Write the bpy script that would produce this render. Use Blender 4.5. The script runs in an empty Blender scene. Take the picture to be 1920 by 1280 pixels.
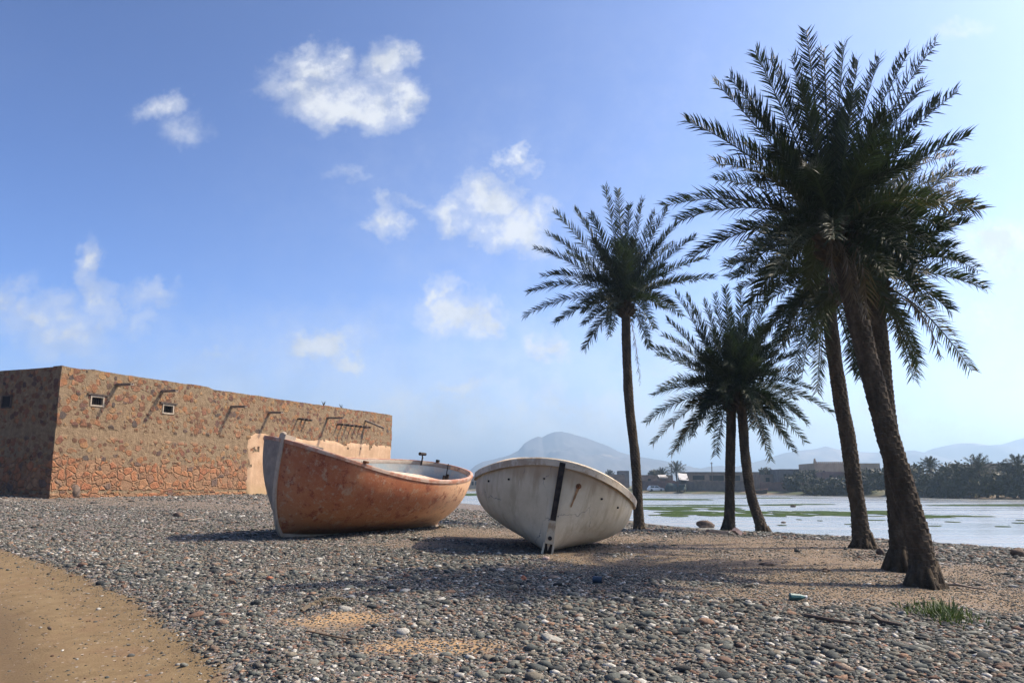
import bpy, bmesh, math, random
import numpy as np
from mathutils import Vector, Matrix, Euler

R = math.radians
S = bpy.context.scene
COL = S.collection
random.seed(7)
rng = np.random.default_rng(11)

# ------------------------------------------------------------------ camera
CAM_Z = 1.35
PITCH = R(10.2)
FPX = 1493.3
cam_d = bpy.data.cameras.new('camera')
cam_d.lens = 28.0
cam_d.sensor_width = 36.0
cam_d.clip_start = 0.1
cam_d.clip_end = 60000
cam = bpy.data.objects.new('camera', cam_d)
COL.objects.link(cam)
cam.location = (0, 0, CAM_Z)
cam.rotation_euler = (R(90) + PITCH, 0, 0)
S.camera = cam

# ------------------------------------------------------------------ sun + exposure
SUN_ELEV = R(49)
SUN_TRAVEL = Vector((-0.975, -0.22, 0)).normalized()          # way the shadows fall
to_sun = Vector((-SUN_TRAVEL.x * math.cos(SUN_ELEV), -SUN_TRAVEL.y * math.cos(SUN_ELEV), math.sin(SUN_ELEV)))
sun_d = bpy.data.lights.new('sun', 'SUN')
sun_d.energy = 4.6
sun_d.angle = R(0.5)
sun_d.color = (1.0, 0.89, 0.71)
sun = bpy.data.objects.new('sun', sun_d)
COL.objects.link(sun)
sun.rotation_euler = to_sun.to_track_quat('Z', 'Y').to_euler()
sun.location = (30, 10, 60)

S.view_settings.view_transform = 'Standard'
S.view_settings.look = 'None'
S.view_settings.exposure = 0.6
S.view_settings.gamma = 1.0
S.view_settings.use_curve_mapping = False
S.render.engine = 'CYCLES'
S.cycles.volume_bounces = 0
S.cycles.max_bounces = 6
S.cycles.use_denoising = True


def ray(px, py):
    """direction of the photograph's pixel (1920x1280), scaled to forward distance 1"""
    u = (px - 960) / FPX
    v = (640 - py) / FPX
    y = math.cos(PITCH) - math.sin(PITCH) * v
    z = math.sin(PITCH) + math.cos(PITCH) * v
    return u / y, z / y


def at(px, py, Y):
    u, w = ray(px, py)
    return Vector((u * Y, Y, CAM_Z + w * Y))


def atz(px, py, z):
    u, w = ray(px, py)
    Y = (z - CAM_Z) / w
    return Vector((u * Y, Y, z))


# ------------------------------------------------------------------ node helpers
def N(nt, typ, props=None, ins=None):
    n = nt.nodes.new(typ)
    for k, v in (props or {}).items():
        setattr(n, k, v)
    for k, v in (ins or {}).items():
        s = n.inputs[k]
        if isinstance(v, bpy.types.NodeSocket):
            nt.links.new(v, s)
        else:
            s.default_value = v
    return n


def c4(c):
    return (c[0], c[1], c[2], 1.0)


def math_(nt, op, a, b=0.0, c=None, clamp=False):
    ins = {0: a, 1: b}
    if c is not None:
        ins[2] = c
    return N(nt, 'ShaderNodeMath', {'operation': op, 'use_clamp': clamp}, ins).outputs[0]


def mix(nt, f, a, b, blend='MIX'):
    a = c4(a) if isinstance(a, tuple) else a
    b = c4(b) if isinstance(b, tuple) else b
    return N(nt, 'ShaderNodeMix', {'data_type': 'RGBA', 'blend_type': blend, 'clamp_factor': True}, {0: f, 6: a, 7: b}).outputs[2]


def ramp(nt, f, stops, interp='LINEAR'):
    n = N(nt, 'ShaderNodeValToRGB', None, {0: f})
    cr = n.color_ramp
    cr.interpolation = interp
    while len(cr.elements) > 1:
        cr.elements.remove(cr.elements[-1])
    for i, (p, c) in enumerate(stops):
        c = (c, c, c) if isinstance(c, (int, float)) else c
        if i == 0:
            e = cr.elements[0]
            e.position = p
        else:
            e = cr.elements.new(p)
        e.color = c4(c)
    return n.outputs[0]


def noise(nt, vec, scale, detail=4, rough=0.55, dist=0.0, out=0):
    return N(nt, 'ShaderNodeTexNoise', None, {'Vector': vec, 'Scale': scale, 'Detail': detail, 'Roughness': rough, 'Distortion': dist}).outputs[out]


def voro(nt, vec, scale, feature='F1', rnd=1.0):
    return N(nt, 'ShaderNodeTexVoronoi', {'feature': feature}, {'Vector': vec, 'Scale': scale, 'Randomness': rnd})


def sstep(nt, x, a, b):
    return N(nt, 'ShaderNodeMapRange', {'interpolation_type': 'SMOOTHSTEP'}, {0: x, 1: a, 2: b, 3: 0.0, 4: 1.0}).outputs[0]


def vmath(nt, op, a, b=(0, 0, 0)):
    n = N(nt, 'ShaderNodeVectorMath', {'operation': op}, {0: a, 1: b})
    return n.outputs['Value'] if op in ('LENGTH', 'DOT_PRODUCT', 'DISTANCE') else n.outputs[0]


def newmat(name):
    m = bpy.data.materials.new(name)
    m.use_nodes = True
    nt = m.node_tree
    b = nt.nodes['Principled BSDF']
    return m, nt, b


def coords(nt, which='Object'):
    return N(nt, 'ShaderNodeTexCoord').outputs[which]


def sepxyz(nt, v):
    return N(nt, 'ShaderNodeSeparateXYZ', None, {0: v}).outputs


def bump(nt, h, strength=0.5, dist=0.02, normal=None):
    ins = {'Height': h, 'Strength': strength, 'Distance': dist}
    if normal is not None:
        ins['Normal'] = normal
    return N(nt, 'ShaderNodeBump', None, ins).outputs[0]


def setb(nt, b, **kw):
    names = {'color': 'Base Color', 'rough': 'Roughness', 'normal': 'Normal', 'metal': 'Metallic', 'spec': 'Specular IOR Level'}
    for k, v in kw.items():
        s = b.inputs[names[k]]
        if isinstance(v, bpy.types.NodeSocket):
            nt.links.new(v, s)
        else:
            s.default_value = c4(v) if isinstance(v, tuple) else v


# ------------------------------------------------------------------ world: Nishita sky with drifting cumulus
W = bpy.data.worlds.new('World')
S.world = W
W.use_nodes = True
wt = W.node_tree
bg = wt.nodes['Background']
sky = N(wt, 'ShaderNodeTexSky', {'sky_type': 'NISHITA'})
sky.sun_disc = False
sky.sun_elevation = SUN_ELEV
sky.sun_rotation = math.atan2(to_sun.x, to_sun.y)
sky.air_density = 0.6
sky.dust_density = 1.8
sky.ozone_density = 1.8
SKY_STRENGTH = 0.078
bg.inputs['Strength'].default_value = SKY_STRENGTH

CLOUDS = [  # pixel centre, half sizes, density
    (590, 125, 70, 45, .9), (560, 165, 95, 42, .8), (640, 190, 120, 58, 1), (725, 120, 60, 58, 1.0), (745, 190, 55, 60, 1), (690, 210, 100, 48, .9),
    (305, 208, 50, 30, .62), (355, 250, 66, 34, .52),
    (970, 298, 34, 26, .8), (995, 325, 36, 26, .55),
    (915, 370, 70, 56, 1.05), (960, 430, 85, 56, 1.05), (850, 405, 60, 36, .85), (1025, 412, 48, 40, .8),
    (725, 420, 42, 46, .8), (720, 385, 22, 24, .5),
    (860, 585, 78, 58, 1), (828, 548, 38, 46, .85), (905, 592, 56, 42, .9),
    (600, 645, 84, 38, 1), (650, 675, 62, 30, .8),
    (1035, 650, 74, 48, .95),
    (175, 495, 38, 62, .85), (190, 570, 44, 66, .78), (285, 548, 66, 30, .55), (80, 590, 92, 48, .72), (10, 565, 56, 52, .72), (120, 635, 115, 66, .66), (255, 605, 52, 48, .5),
    (850, 725, 150, 52, .75), (400, 665, 44, 26, .6), (1880, 462, 110, 62, 1.0), (1850, 600, 110, 46, .7), (1700, 640, 90, 30, .5),
    (1700, 620, 900, 450, .36), (1150, 840, 1500, 280, .80), (1450, 200, 700, 340, .20), (1060, 480, 800, 480, .24), (1800, 48, 60, 24, .45), (660, 335, 60, 22, .35), (780, 385, 60, 22, .4), (1120, 500, 80, 40, .5),
]
gen = coords(wt, 'Generated')
gx, gy, gz = sepxyz(wt, gen)[:3]
gyc = math_(wt, 'MAXIMUM', gy, 0.02)
uu = math_(wt, 'DIVIDE', gx, gyc)
vv = math_(wt, 'DIVIDE', gz, gyc)
uv = N(wt, 'ShaderNodeCombineXYZ', None, {0: uu, 1: vv, 2: 0.0}).outputs[0]
wob = N(wt, 'ShaderNodeTexNoise', None, {'Vector': uv, 'Scale': 16.0, 'Detail': 6.0, 'Roughness': 0.6}).outputs[1]
wob = vmath(wt, 'SUBTRACT', wob, (0.5, 0.5, 0.5))
wob = vmath(wt, 'MULTIPLY', wob, (0.12, 0.09, 0.0))
wob2 = N(wt, 'ShaderNodeTexNoise', None, {'Vector': uv, 'Scale': 55.0, 'Detail': 6.0, 'Roughness': 0.65}).outputs[1]
wob2 = vmath(wt, 'MULTIPLY', vmath(wt, 'SUBTRACT', wob2, (0.5, 0.5, 0.5)), (0.035, 0.03, 0.0))
wob = vmath(wt, 'ADD', wob, wob2)
uvw = vmath(wt, 'ADD', uv, wob)
field = None
for (px, py, a, b_, d) in CLOUDS:
    cu, cv = ray(px, py)
    k = 1.06 / FPX * 1.32
    q = vmath(wt, 'SUBTRACT', uvw, (cu, cv, 0))
    q = vmath(wt, 'MULTIPLY', q, (1 / (a * k), 1 / (b_ * k), 0))
    ln = vmath(wt, 'LENGTH', q)
    f = math_(wt, 'MULTIPLY_ADD', ln, -d, d)
    field = f if field is None else math_(wt, 'MAXIMUM', field, f)
field = math_(wt, 'MAXIMUM', field, 0.0)
nz = noise(wt, uv, 30.0, 10, 0.66)
nz2 = noise(wt, uv, 9.0, 5, 0.55)
nsum = math_(wt, 'ADD', math_(wt, 'MULTIPLY', nz, 0.9), math_(wt, 'MULTIPLY', nz2, 0.6))   # about .75 on average
dens = math_(wt, 'MULTIPLY', field, nsum)
cl = math_(wt, 'MAXIMUM', math_(wt, 'MULTIPLY', sstep(wt, dens, 0.02, 0.42), 0.5), sstep(wt, dens, 0.13, 0.66))
# thin high veil
veil = noise(wt, uv, 3.0, 6, 0.6)
veil = math_(wt, 'MULTIPLY', sstep(wt, veil, 0.45, 0.85), 0.03)
cl = math_(wt, 'MAXIMUM', cl, veil)
cl = math_(wt, 'MULTIPLY', cl, sstep(wt, gy, 0.03, 0.25))
cl = math_(wt, 'MULTIPLY', cl, 0.9)
CLOUD_COL = (8.0, 8.1, 8.2)
SKY_GAMMA = 1.65
CLOUD_SHADE = (6.4, 6.6, 6.9)
deep = N(wt, 'ShaderNodeGamma', None, {0: sky.outputs[0], 1: SKY_GAMMA}).outputs[0]
base = noise(wt, vmath(wt, 'ADD', uv, (0.004, 0.012, 0.0)), 14.0, 6, 0.6)
cloudc = mix(wt, sstep(wt, base, 0.36, 0.56), CLOUD_SHADE, CLOUD_COL)
skycol = mix(wt, cl, deep, cloudc)
wt.links.new(skycol, bg.inputs['Color'])


# ------------------------------------------------------------------ numpy noise
def _hash(ix, iy, seed):
    h = (ix.astype(np.int64) * 374761393 + iy.astype(np.int64) * 668265263 + seed * 982451653) & 0x7fffffff
    h = ((h ^ (h >> 13)) * 1274126177) & 0x7fffffff
    return ((h ^ (h >> 16)) & 0xffff) / 65535.0


def vnoise(x, y, seed=0):
    x = np.asarray(x, float)
    y = np.asarray(y, float)
    ix = np.floor(x)
    iy = np.floor(y)
    fx = x - ix
    fy = y - iy
    fx = fx * fx * (3 - 2 * fx)
    fy = fy * fy * (3 - 2 * fy)
    a = _hash(ix, iy, seed)
    b = _hash(ix + 1, iy, seed)
    c = _hash(ix, iy + 1, seed)
    d = _hash(ix + 1, iy + 1, seed)
    return (a * (1 - fx) + b * fx) * (1 - fy) + (c * (1 - fx) + d * fx) * fy


def fbm(x, y, seed=0, octv=4):
    t = 0
    amp = 0.5
    for o in range(octv):
        t = t + amp * (vnoise(x * 2 ** o, y * 2 ** o, seed + o * 17) - 0.5)
        amp *= 0.5
    return t


def smooth(x, a, b):
    t = np.clip((np.asarray(x, float) - a) / (b - a), 0, 1)
    return t * t * (3 - 2 * t)


# ------------------------------------------------------------------ terrain height
WATER_Z = -0.66
_ctl = []
for px, py, Y in [(1735, 1098, 10.6), (1688, 1068, 12.2), (1620, 1027, 15.8), (1365, 996, 24.5), (1428, 999, 24.2), (1199, 998, 27.5),
                  (1030, 1047, 13.3), (530, 1008, 17.0), (820, 988, 20.5), (92, 934, 30.0), (470, 927, 39.0), (0, 933, 29.0)]:
    _ctl.append(at(px, py, Y))
for px, py, z in [(1160, 1083, .25), (960, 1280, .12), (200, 1280, .06), (1900, 1280, .0), (1900, 1150, .0), (0, 1032, .3), (250, 1120, .16), (600, 1090, .25),
                  (1500, 1001, WATER_Z), (1920, 1031, WATER_Z), (1700, 1012, WATER_Z), (1215, 981, WATER_Z), (900, 953, WATER_Z)]:
    _ctl.append(atz(px, py, z))
for p in [(-3.3, 18.8, .29), (-1.6, 21, .27), (-4.8, 16.8, .30), (.6, 13.4, .235), (.7, 16, .22), (.75, 18.9, .2), (0, 0, 0), (-10, 0, 0), (10, 0, -.1), (-25, 10, .3), (-40, 30, .8), (-25, 60, .9), (-12, 62, .7), (25, 12, -.6), (40, 25, -1.2), (20, 45, -1.2), (0, 95, -1.2), (-30, 100, .8), (-15, 90, -.2)]:
    _ctl.append(Vector(p))
_C = np.array([[p.x, p.y, p.z] for p in _ctl])


def _tps(r2):
    return np.where(r2 > 1e-9, 0.5 * r2 * np.log(np.maximum(r2, 1e-9)), 0)


_n = len(_C)
_K = _tps(((_C[:, None, :2] - _C[None, :, :2]) ** 2).sum(-1)) + 0.6 * np.eye(_n)
_P = np.c_[np.ones(_n), _C[:, :2]]
_A = np.block([[_K, _P], [_P.T, np.zeros((3, 3))]])
_sol = np.linalg.solve(_A, np.r_[_C[:, 2], 0, 0, 0])

_bank = sorted([tuple(atz(px, py, WATER_Z))[:2] for px, py in [(820, 919.5), (1000, 921.5), (1250, 924.5), (1530, 928.5), (1720, 932), (1900, 936)]])
_bx = [b[0] for b in _bank]
_by = [b[1] for b in _bank]


def bank_y(x):
    x = np.asarray(x, float)
    y = np.interp(x, _bx, _by)
    y = np.where(x < _bx[0], _by[0] + (_bx[0] - x) * 0.2, y)
    y = np.where(x > _bx[-1], np.maximum(_by[-1] - (x - _bx[-1]) * 0.9, 40), y)
    return y + 2.0 * fbm(x * 0.15, x * 0 + 3, 5, 3)


def H(x, y):
    x = np.atleast_1d(np.asarray(x, float))
    y = np.atleast_1d(np.asarray(y, float))
    shp = np.broadcast(x, y).shape
    xf = np.broadcast_to(x, shp).ravel()
    yf = np.broadcast_to(y, shp).ravel()
    z = np.zeros(xf.size)
    for i in range(0, xf.size, 50000):
        a = np.clip(xf[i:i + 50000], -45, 60)
        b = np.clip(yf[i:i + 50000], -5, 110)
        r2 = (a[:, None] - _C[None, :, 0]) ** 2 + (b[:, None] - _C[None, :, 1]) ** 2
        z[i:i + 50000] = _tps(r2) @ _sol[:_n] + _sol[_n] + _sol[_n + 1] * a + _sol[_n + 2] * b
    z = np.clip(z, -1.3, 1.05)
    far = smooth(yf, 62, 100)
    land = smooth(-xf - 0.05 * np.maximum(yf - 60, 0), 12, 28)
    z = z * (1 - far) + far * (land * 0.8 + (1 - land) * -1.3)
    near = smooth(yf, 45, 25)
    z = z + (0.045 * fbm(xf * 1.3, yf * 1.3, 3, 4) + 0.10 * fbm(xf * 0.35, yf * 0.35, 9, 3)) * (1 - smooth(z, -0.4, -0.7)) * (0.35 + 0.65 * near)
    d = yf - bank_y(xf)
    bz = -1.3 + 0.9 * smooth(d, -6, 4) + 0.9 * smooth(d, 2, 34) + 0.25 * fbm(xf * 0.12, yf * 0.12, 21, 3)
    z = np.where(d > -6, np.maximum(z, bz), z)
    return z.reshape(shp)


def h1(x, y):
    return float(H(x, y)[0])


def ground_px(px, py):
    """point where the photograph's pixel meets the ground"""
    u, w = ray(px, py)
    ys = np.concatenate([np.linspace(4, 60, 1200), np.linspace(60, 300, 1200)])
    g = H(u * ys, ys) - (CAM_Z + w * ys)
    i = int(np.argmax(g > 0))
    Y = ys[i]
    return Vector((u * Y, Y, h1(u * Y, Y)))


# ------------------------------------------------------------------ object helpers
def thing(name, label, cat, loc=(0, 0, 0), group=None, rot=None):
    o = bpy.data.objects.new(name, None)
    COL.objects.link(o)
    o.empty_display_size = 0.2
    o.location = loc
    if rot is not None:
        o.rotation_euler = rot
    o['label'] = label
    o['category'] = cat
    if group:
        o['group'] = group
    return o


def build(name, V, F, mat, parent=None, smooth_=False, rel=True, label=None, cat=None, group=None, kind=None, loc=None):
    """one mesh object; V in world coordinates unless rel is False"""
    V = np.asarray(V, float).reshape(-1, 3)
    if loc is not None:
        V = V - np.array(loc)
    elif parent is not None and rel:
        p = parent
        off = np.zeros(3)
        while p is not None:
            off = off + np.array(p.location)
            p = p.parent
        V = V - off
    me = bpy.data.meshes.new(name)
    if isinstance(F, np.ndarray):
        k = F.shape[1]
        me.vertices.add(len(V))
        me.vertices.foreach_set('co', V.ravel())
        me.loops.add(F.size)
        me.loops.foreach_set('vertex_index', F.ravel().astype(np.int32))
        me.polygons.add(len(F))
        me.polygons.foreach_set('loop_start', np.arange(0, F.size, k, dtype=np.int32))
        me.update(calc_edges=True)
        me.validate()
    else:
        me.from_pydata([tuple(v) for v in V], [], F)
        me.update()
    if smooth_:
        me.polygons.foreach_set('use_smooth', np.ones(len(me.polygons), dtype=bool))
    o = bpy.data.objects.new(name, me)
    COL.objects.link(o)
    if mat is not None:
        me.materials.append(mat)
    if parent is not None:
        o.parent = parent
    if loc is not None:
        o.location = loc
    if label:
        o['label'] = label
    if cat:
        o['category'] = cat
    if group:
        o['group'] = group
    if kind:
        o['kind'] = kind
    return o


class MB:
    """collects shapes for one mesh"""
    def __init__(s):
        s.V = []
        s.F = []

    def add(s, V, F):
        k = len(s.V)
        s.V.extend([tuple(map(float, v)) for v in V])
        s.F.extend([tuple(int(i) + k for i in f) for f in F])
        return s

    def box(s, c, size, rot=None, taper=1.0):
        c = Vector(c)
        hx, hy, hz = (d / 2 for d in size)
        pts = []
        for z in (-1, 1):
            t = taper if z > 0 else 1.0
            for x, y in ((-1, -1), (1, -1), (1, 1), (-1, 1)):
                p = Vector((x * hx * t, y * hy * t, z * hz))
                if rot is not None:
                    p = rot @ p
                pts.append(c + p)
        return s.add(pts, [(0, 3, 2, 1), (4, 5, 6, 7), (0, 1, 5, 4), (1, 2, 6, 5), (2, 3, 7, 6), (3, 0, 4, 7)])

    def tube(s, path, radii, n=8, cap=True):
        path = [Vector(p) for p in path]
        if isinstance(radii, (int, float)):
            radii = [radii] * len(path)
        rings = []
        for i, p in enumerate(path):
            t = (path[min(i + 1, len(path) - 1)] - path[max(i - 1, 0)]).normalized()
            a = Vector((0, 0, 1)) if abs(t.z) < 0.9 else Vector((1, 0, 0))
            u = t.cross(a).normalized()
            w = t.cross(u).normalized()
            rings.append([p + (u * math.cos(2 * math.pi * k / n) + w * math.sin(2 * math.pi * k / n)) * radii[i] for k in range(n)])
        V = [v for r in rings for v in r]
        F = []
        for i in range(len(path) - 1):
            for k in range(n):
                a, b = i * n + k, i * n + (k + 1) % n
                F.append((a, b, b + n, a + n))
        if cap:
            F.append(tuple(range(n - 1, -1, -1)))
            F.append(tuple((len(path) - 1) * n + k for k in range(n)))
        return s.add(V, F)

    def build(s, name, mat, parent=None, **kw):
        return build(name, s.V, s.F, mat, parent, **kw)


def grid_faces(nu, nv, closed_u=False):
    F = []
    for i in range(nu - (0 if closed_u else 1)):
        for j in range(nv - 1):
            a = i * nv + j
            b = ((i + 1) % nu) * nv + j
            F.append((a, b, b + 1, a + 1))
    return F


# ================================================================== MATERIALS
def mat_simple(name, col, rough=0.7, var=0.25, scale=6.0, bumps=0.2, metal=0.0, spec=0.3):
    m, nt, b = newmat(name)
    co = coords(nt)
    n1 = noise(nt, co, scale, 5, 0.6)
    f = sstep(nt, n1, 0.3, 0.7)
    dark = tuple(c * (1 - var) for c in col)
    light = tuple(min(1, c * (1 + var)) for c in col)
    setb(nt, b, color=mix(nt, f, dark, light), rough=rough, metal=metal, spec=spec, normal=bump(nt, noise(nt, co, scale * 5, 4), bumps, 0.02))
    return m


# ---- ground
def mat_ground():
    m, nt, b = newmat('beach_ground')
    co = coords(nt)
    att = lambda a: N(nt, 'ShaderNodeAttribute', {'attribute_name': a}).outputs['Fac']
    grav, road, wet, far = att('gravel'), att('track'), att('wet'), att('far')
    big = noise(nt, co, 0.8, 5, 0.6)
    med = noise(nt, co, 6.0, 6, 0.65)
    fine = noise(nt, co, 60.0, 4, 0.6)
    sand = ramp(nt, med, [(0.25, (0.10, 0.072, 0.044)), (0.5, (0.152, 0.108, 0.064)), (0.75, (0.215, 0.156, 0.095))])
    sand = mix(nt, math_(nt, 'MULTIPLY', sstep(nt, big, 0.4, 0.7), 0.5), sand, (0.20, 0.145, 0.10))
    for gx_, gy_, rx_, ry_ in ((630, 1160, .75, .45), (800, 1212, .85, .35)):
        g_ = ground_px(gx_, gy_)
        sand = mix(nt, math_(nt, 'MULTIPLY', blobmask(nt, vmath(nt, 'ADD', co, vmath(nt, 'MULTIPLY', N(nt, 'ShaderNodeTexNoise', None, {'Vector': co, 'Scale': 3.0, 'Detail': 5.0}).outputs[1], (0.5, 0.5, 0))), (g_.x + .25, g_.y + .25, g_.z), (rx_, ry_, 1.0), 0.7), 0.85), sand, (0.34, 0.215, 0.105))
    # small stones that are too many to model
    v1 = voro(nt, co, 25.0)
    stone = ramp(nt, sepxyz(nt, v1.outputs['Color'])[0], [(0, (0.05, 0.052, 0.058)), (.3, (0.10, 0.10, 0.105)), (.55, (0.15, 0.135, 0.12)), (.75, (0.21, 0.19, 0.17)), (.88, (0.22, 0.11, 0.07)), (.97, (0.42, 0.38, 0.34))], 'CONSTANT')
    v2 = voro(nt, co, 62.0)
    stone2 = ramp(nt, sepxyz(nt, v2.outputs['Color'])[1], [(0, (0.06, 0.06, 0.062)), (.35, (0.13, 0.12, 0.115)), (.65, (0.22, 0.17, 0.12)), (.9, (0.38, 0.33, 0.28))], 'CONSTANT')
    rnd = sepxyz(nt, v1.outputs['Color'])[2]
    cover = math_(nt, 'ADD', math_(nt, 'MULTIPLY', grav, 1.15), math_(nt, 'MULTIPLY', math_(nt, 'SUBTRACT', med, 0.5), 1.4))
    m1 = math_(nt, 'LESS_THAN', rnd, cover)
    m1 = math_(nt, 'MULTIPLY', m1, math_(nt, 'LESS_THAN', v1.outputs['Distance'], 0.55))
    rnd2 = sepxyz(nt, v2.outputs['Color'])[2]
    m2 = math_(nt, 'LESS_THAN', rnd2, math_(nt, 'ADD', cover, 0.12))
    col = mix(nt, math_(nt, 'MULTIPLY', m2, 0.75), sand, stone2)
    col = mix(nt, m1, col, stone)
    # dirt track: trodden dust with a few crumbs
    trk = ramp(nt, med, [(0.25, (0.115, 0.077, 0.036)), (0.5, (0.165, 0.113, 0.056)), (0.8, (0.215, 0.154, 0.082))])
    trk = mix(nt, math_(nt, 'MULTIPLY', sstep(nt, noise(nt, co, 2.2, 5, 0.6), 0.5, 0.75), 0.6), trk, (0.165, 0.10, 0.055))
    vs = voro(nt, co, 26.0)
    speck = math_(nt, 'MULTIPLY', math_(nt, 'LESS_THAN', sepxyz(nt, vs.outputs['Color'])[1], 0.10), math_(nt, 'LESS_THAN', vs.outputs['Distance'], 0.33))
    trk = mix(nt, speck, trk, mix(nt, sepxyz(nt, vs.outputs['Color'])[0], (0.09, 0.075, 0.065), (0.36, 0.31, 0.26)))
    rutm = N(nt, 'ShaderNodeAttribute', {'attribute_name': 'rut'}).outputs['Fac']
    trk = mix(nt, math_(nt, 'MULTIPLY', rutm, math_(nt, 'MULTIPLY_ADD', med, 0.9, 0.45)), trk, (0.105, 0.07, 0.037))
    edge = math_(nt, 'ADD', road, math_(nt, 'MULTIPLY', math_(nt, 'SUBTRACT', noise(nt, co, 5.0, 6, 0.7), 0.5), 0.8))
    rmask = sstep(nt, edge, 0.38, 0.62)
    col = mix(nt, rmask, col, trk)
    # wet mud and algae slime by the waterline
    mud = mix(nt, sstep(nt, med, 0.4, 0.65), (0.09, 0.075, 0.055), (0.13, 0.115, 0.08))
    col = mix(nt, math_(nt, 'MULTIPLY', wet, 0.8), col, mud)
    # far bank
    fb = mix(nt, sstep(nt, noise(nt, co, 0.09, 5, 0.6), 0.38, 0.55), (0.17, 0.125, 0.08), (0.06, 0.07, 0.03))
    col = mix(nt, far, col, fb)
    hgt = math_(nt, 'ADD', math_(nt, 'MULTIPLY', math_(nt, 'SUBTRACT', 0.6, v1.outputs['Distance']), math_(nt, 'MULTIPLY', m1, 1.2)), math_(nt, 'MULTIPLY', fine, 0.35))
    hgt = math_(nt, 'ADD', hgt, math_(nt, 'MULTIPLY', math_(nt, 'MULTIPLY', math_(nt, 'SUBTRACT', 0.6, v2.outputs['Distance']), m2), 0.5))
    hgt = mix(nt, rmask, hgt, math_(nt, 'ADD', math_(nt, 'MULTIPLY', fine, 0.5), math_(nt, 'MULTIPLY', med, 0.9)))
    setb(nt, b, color=col, rough=0.9, spec=0.2, normal=bump(nt, hgt, 0.7, 0.03))
    return m


def mat_pebbles():
    m, nt, b = newmat('beach_pebbles')
    r = N(nt, 'ShaderNodeAttribute', {'attribute_name': 'rnd'}).outputs['Fac']
    co = coords(nt)
    col = ramp(nt, r, [(0.0, (0.022, 0.025, 0.026)), (.16, (0.050, 0.056, 0.054)), (.34, (0.088, 0.096, 0.086)), (.50, (0.15, 0.152, 0.13)), (.60, (0.072, 0.080, 0.072)), (.73, (0.15, 0.132, 0.10)),
                       (.81, (0.115, 0.066, 0.048)), (.86, (0.21, 0.135, 0.09)), (.90, (0.24, 0.235, 0.205)), (.965, (0.38, 0.37, 0.33)), (1.0, (0.58, 0.56, 0.51))])
    n1 = noise(nt, co, 45.0, 4, 0.6)
    col = mix(nt, 0.55, col, mix(nt, sstep(nt, n1, 0.35, 0.65), (0.55, 0.53, 0.5), (1.25, 1.2, 1.15)), 'MULTIPLY')
    # dust lodged on the stones
    col = mix(nt, math_(nt, 'MULTIPLY', sstep(nt, noise(nt, co, 9.0, 4), 0.45, 0.7), 0.35), col, (0.16, 0.125, 0.088))
    setb(nt, b, color=col, rough=0.88, spec=0.18, normal=bump(nt, noise(nt, co, 90, 4), 0.35, 0.01))
    return m


def mat_water():
    m, nt, b = newmat('lagoon_water')
    co = coords(nt)
    st = vmath(nt, 'MULTIPLY', co, (0.5, 1.6, 1.0))
    n1 = noise(nt, st, 2.2, 4, 0.6)
    n2 = noise(nt, vmath(nt, 'MULTIPLY', co, (0.05, 0.35, 1.0)), 1.0, 5, 0.6)
    shal = mix(nt, sstep(nt, n2, 0.42, 0.6), (0.185, 0.19, 0.17), (0.235, 0.235, 0.205))
    setb(nt, b, color=shal, rough=mix(nt, sstep(nt, n2, 0.40, 0.62), (0.16, 0.16, 0.16), (0.30, 0.30, 0.30)), spec=0.36, normal=bump(nt, n1, 0.35, 0.02))
    return m


def mat_algae():
    m, nt, b = newmat('algae')
    co = coords(nt)
    n = noise(nt, vmath(nt, 'MULTIPLY', co, (0.5, 1.0, 1.0)), 1.5, 5, 0.65)
    setb(nt, b, color=ramp(nt, n, [(0.3, (0.018, 0.032, 0.009)), (0.5, (0.035, 0.058, 0.016)), (0.7, (0.075, 0.09, 0.04))]), rough=1.0, spec=0.03, normal=bump(nt, n, 0.5, 0.05))
    return m


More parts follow.
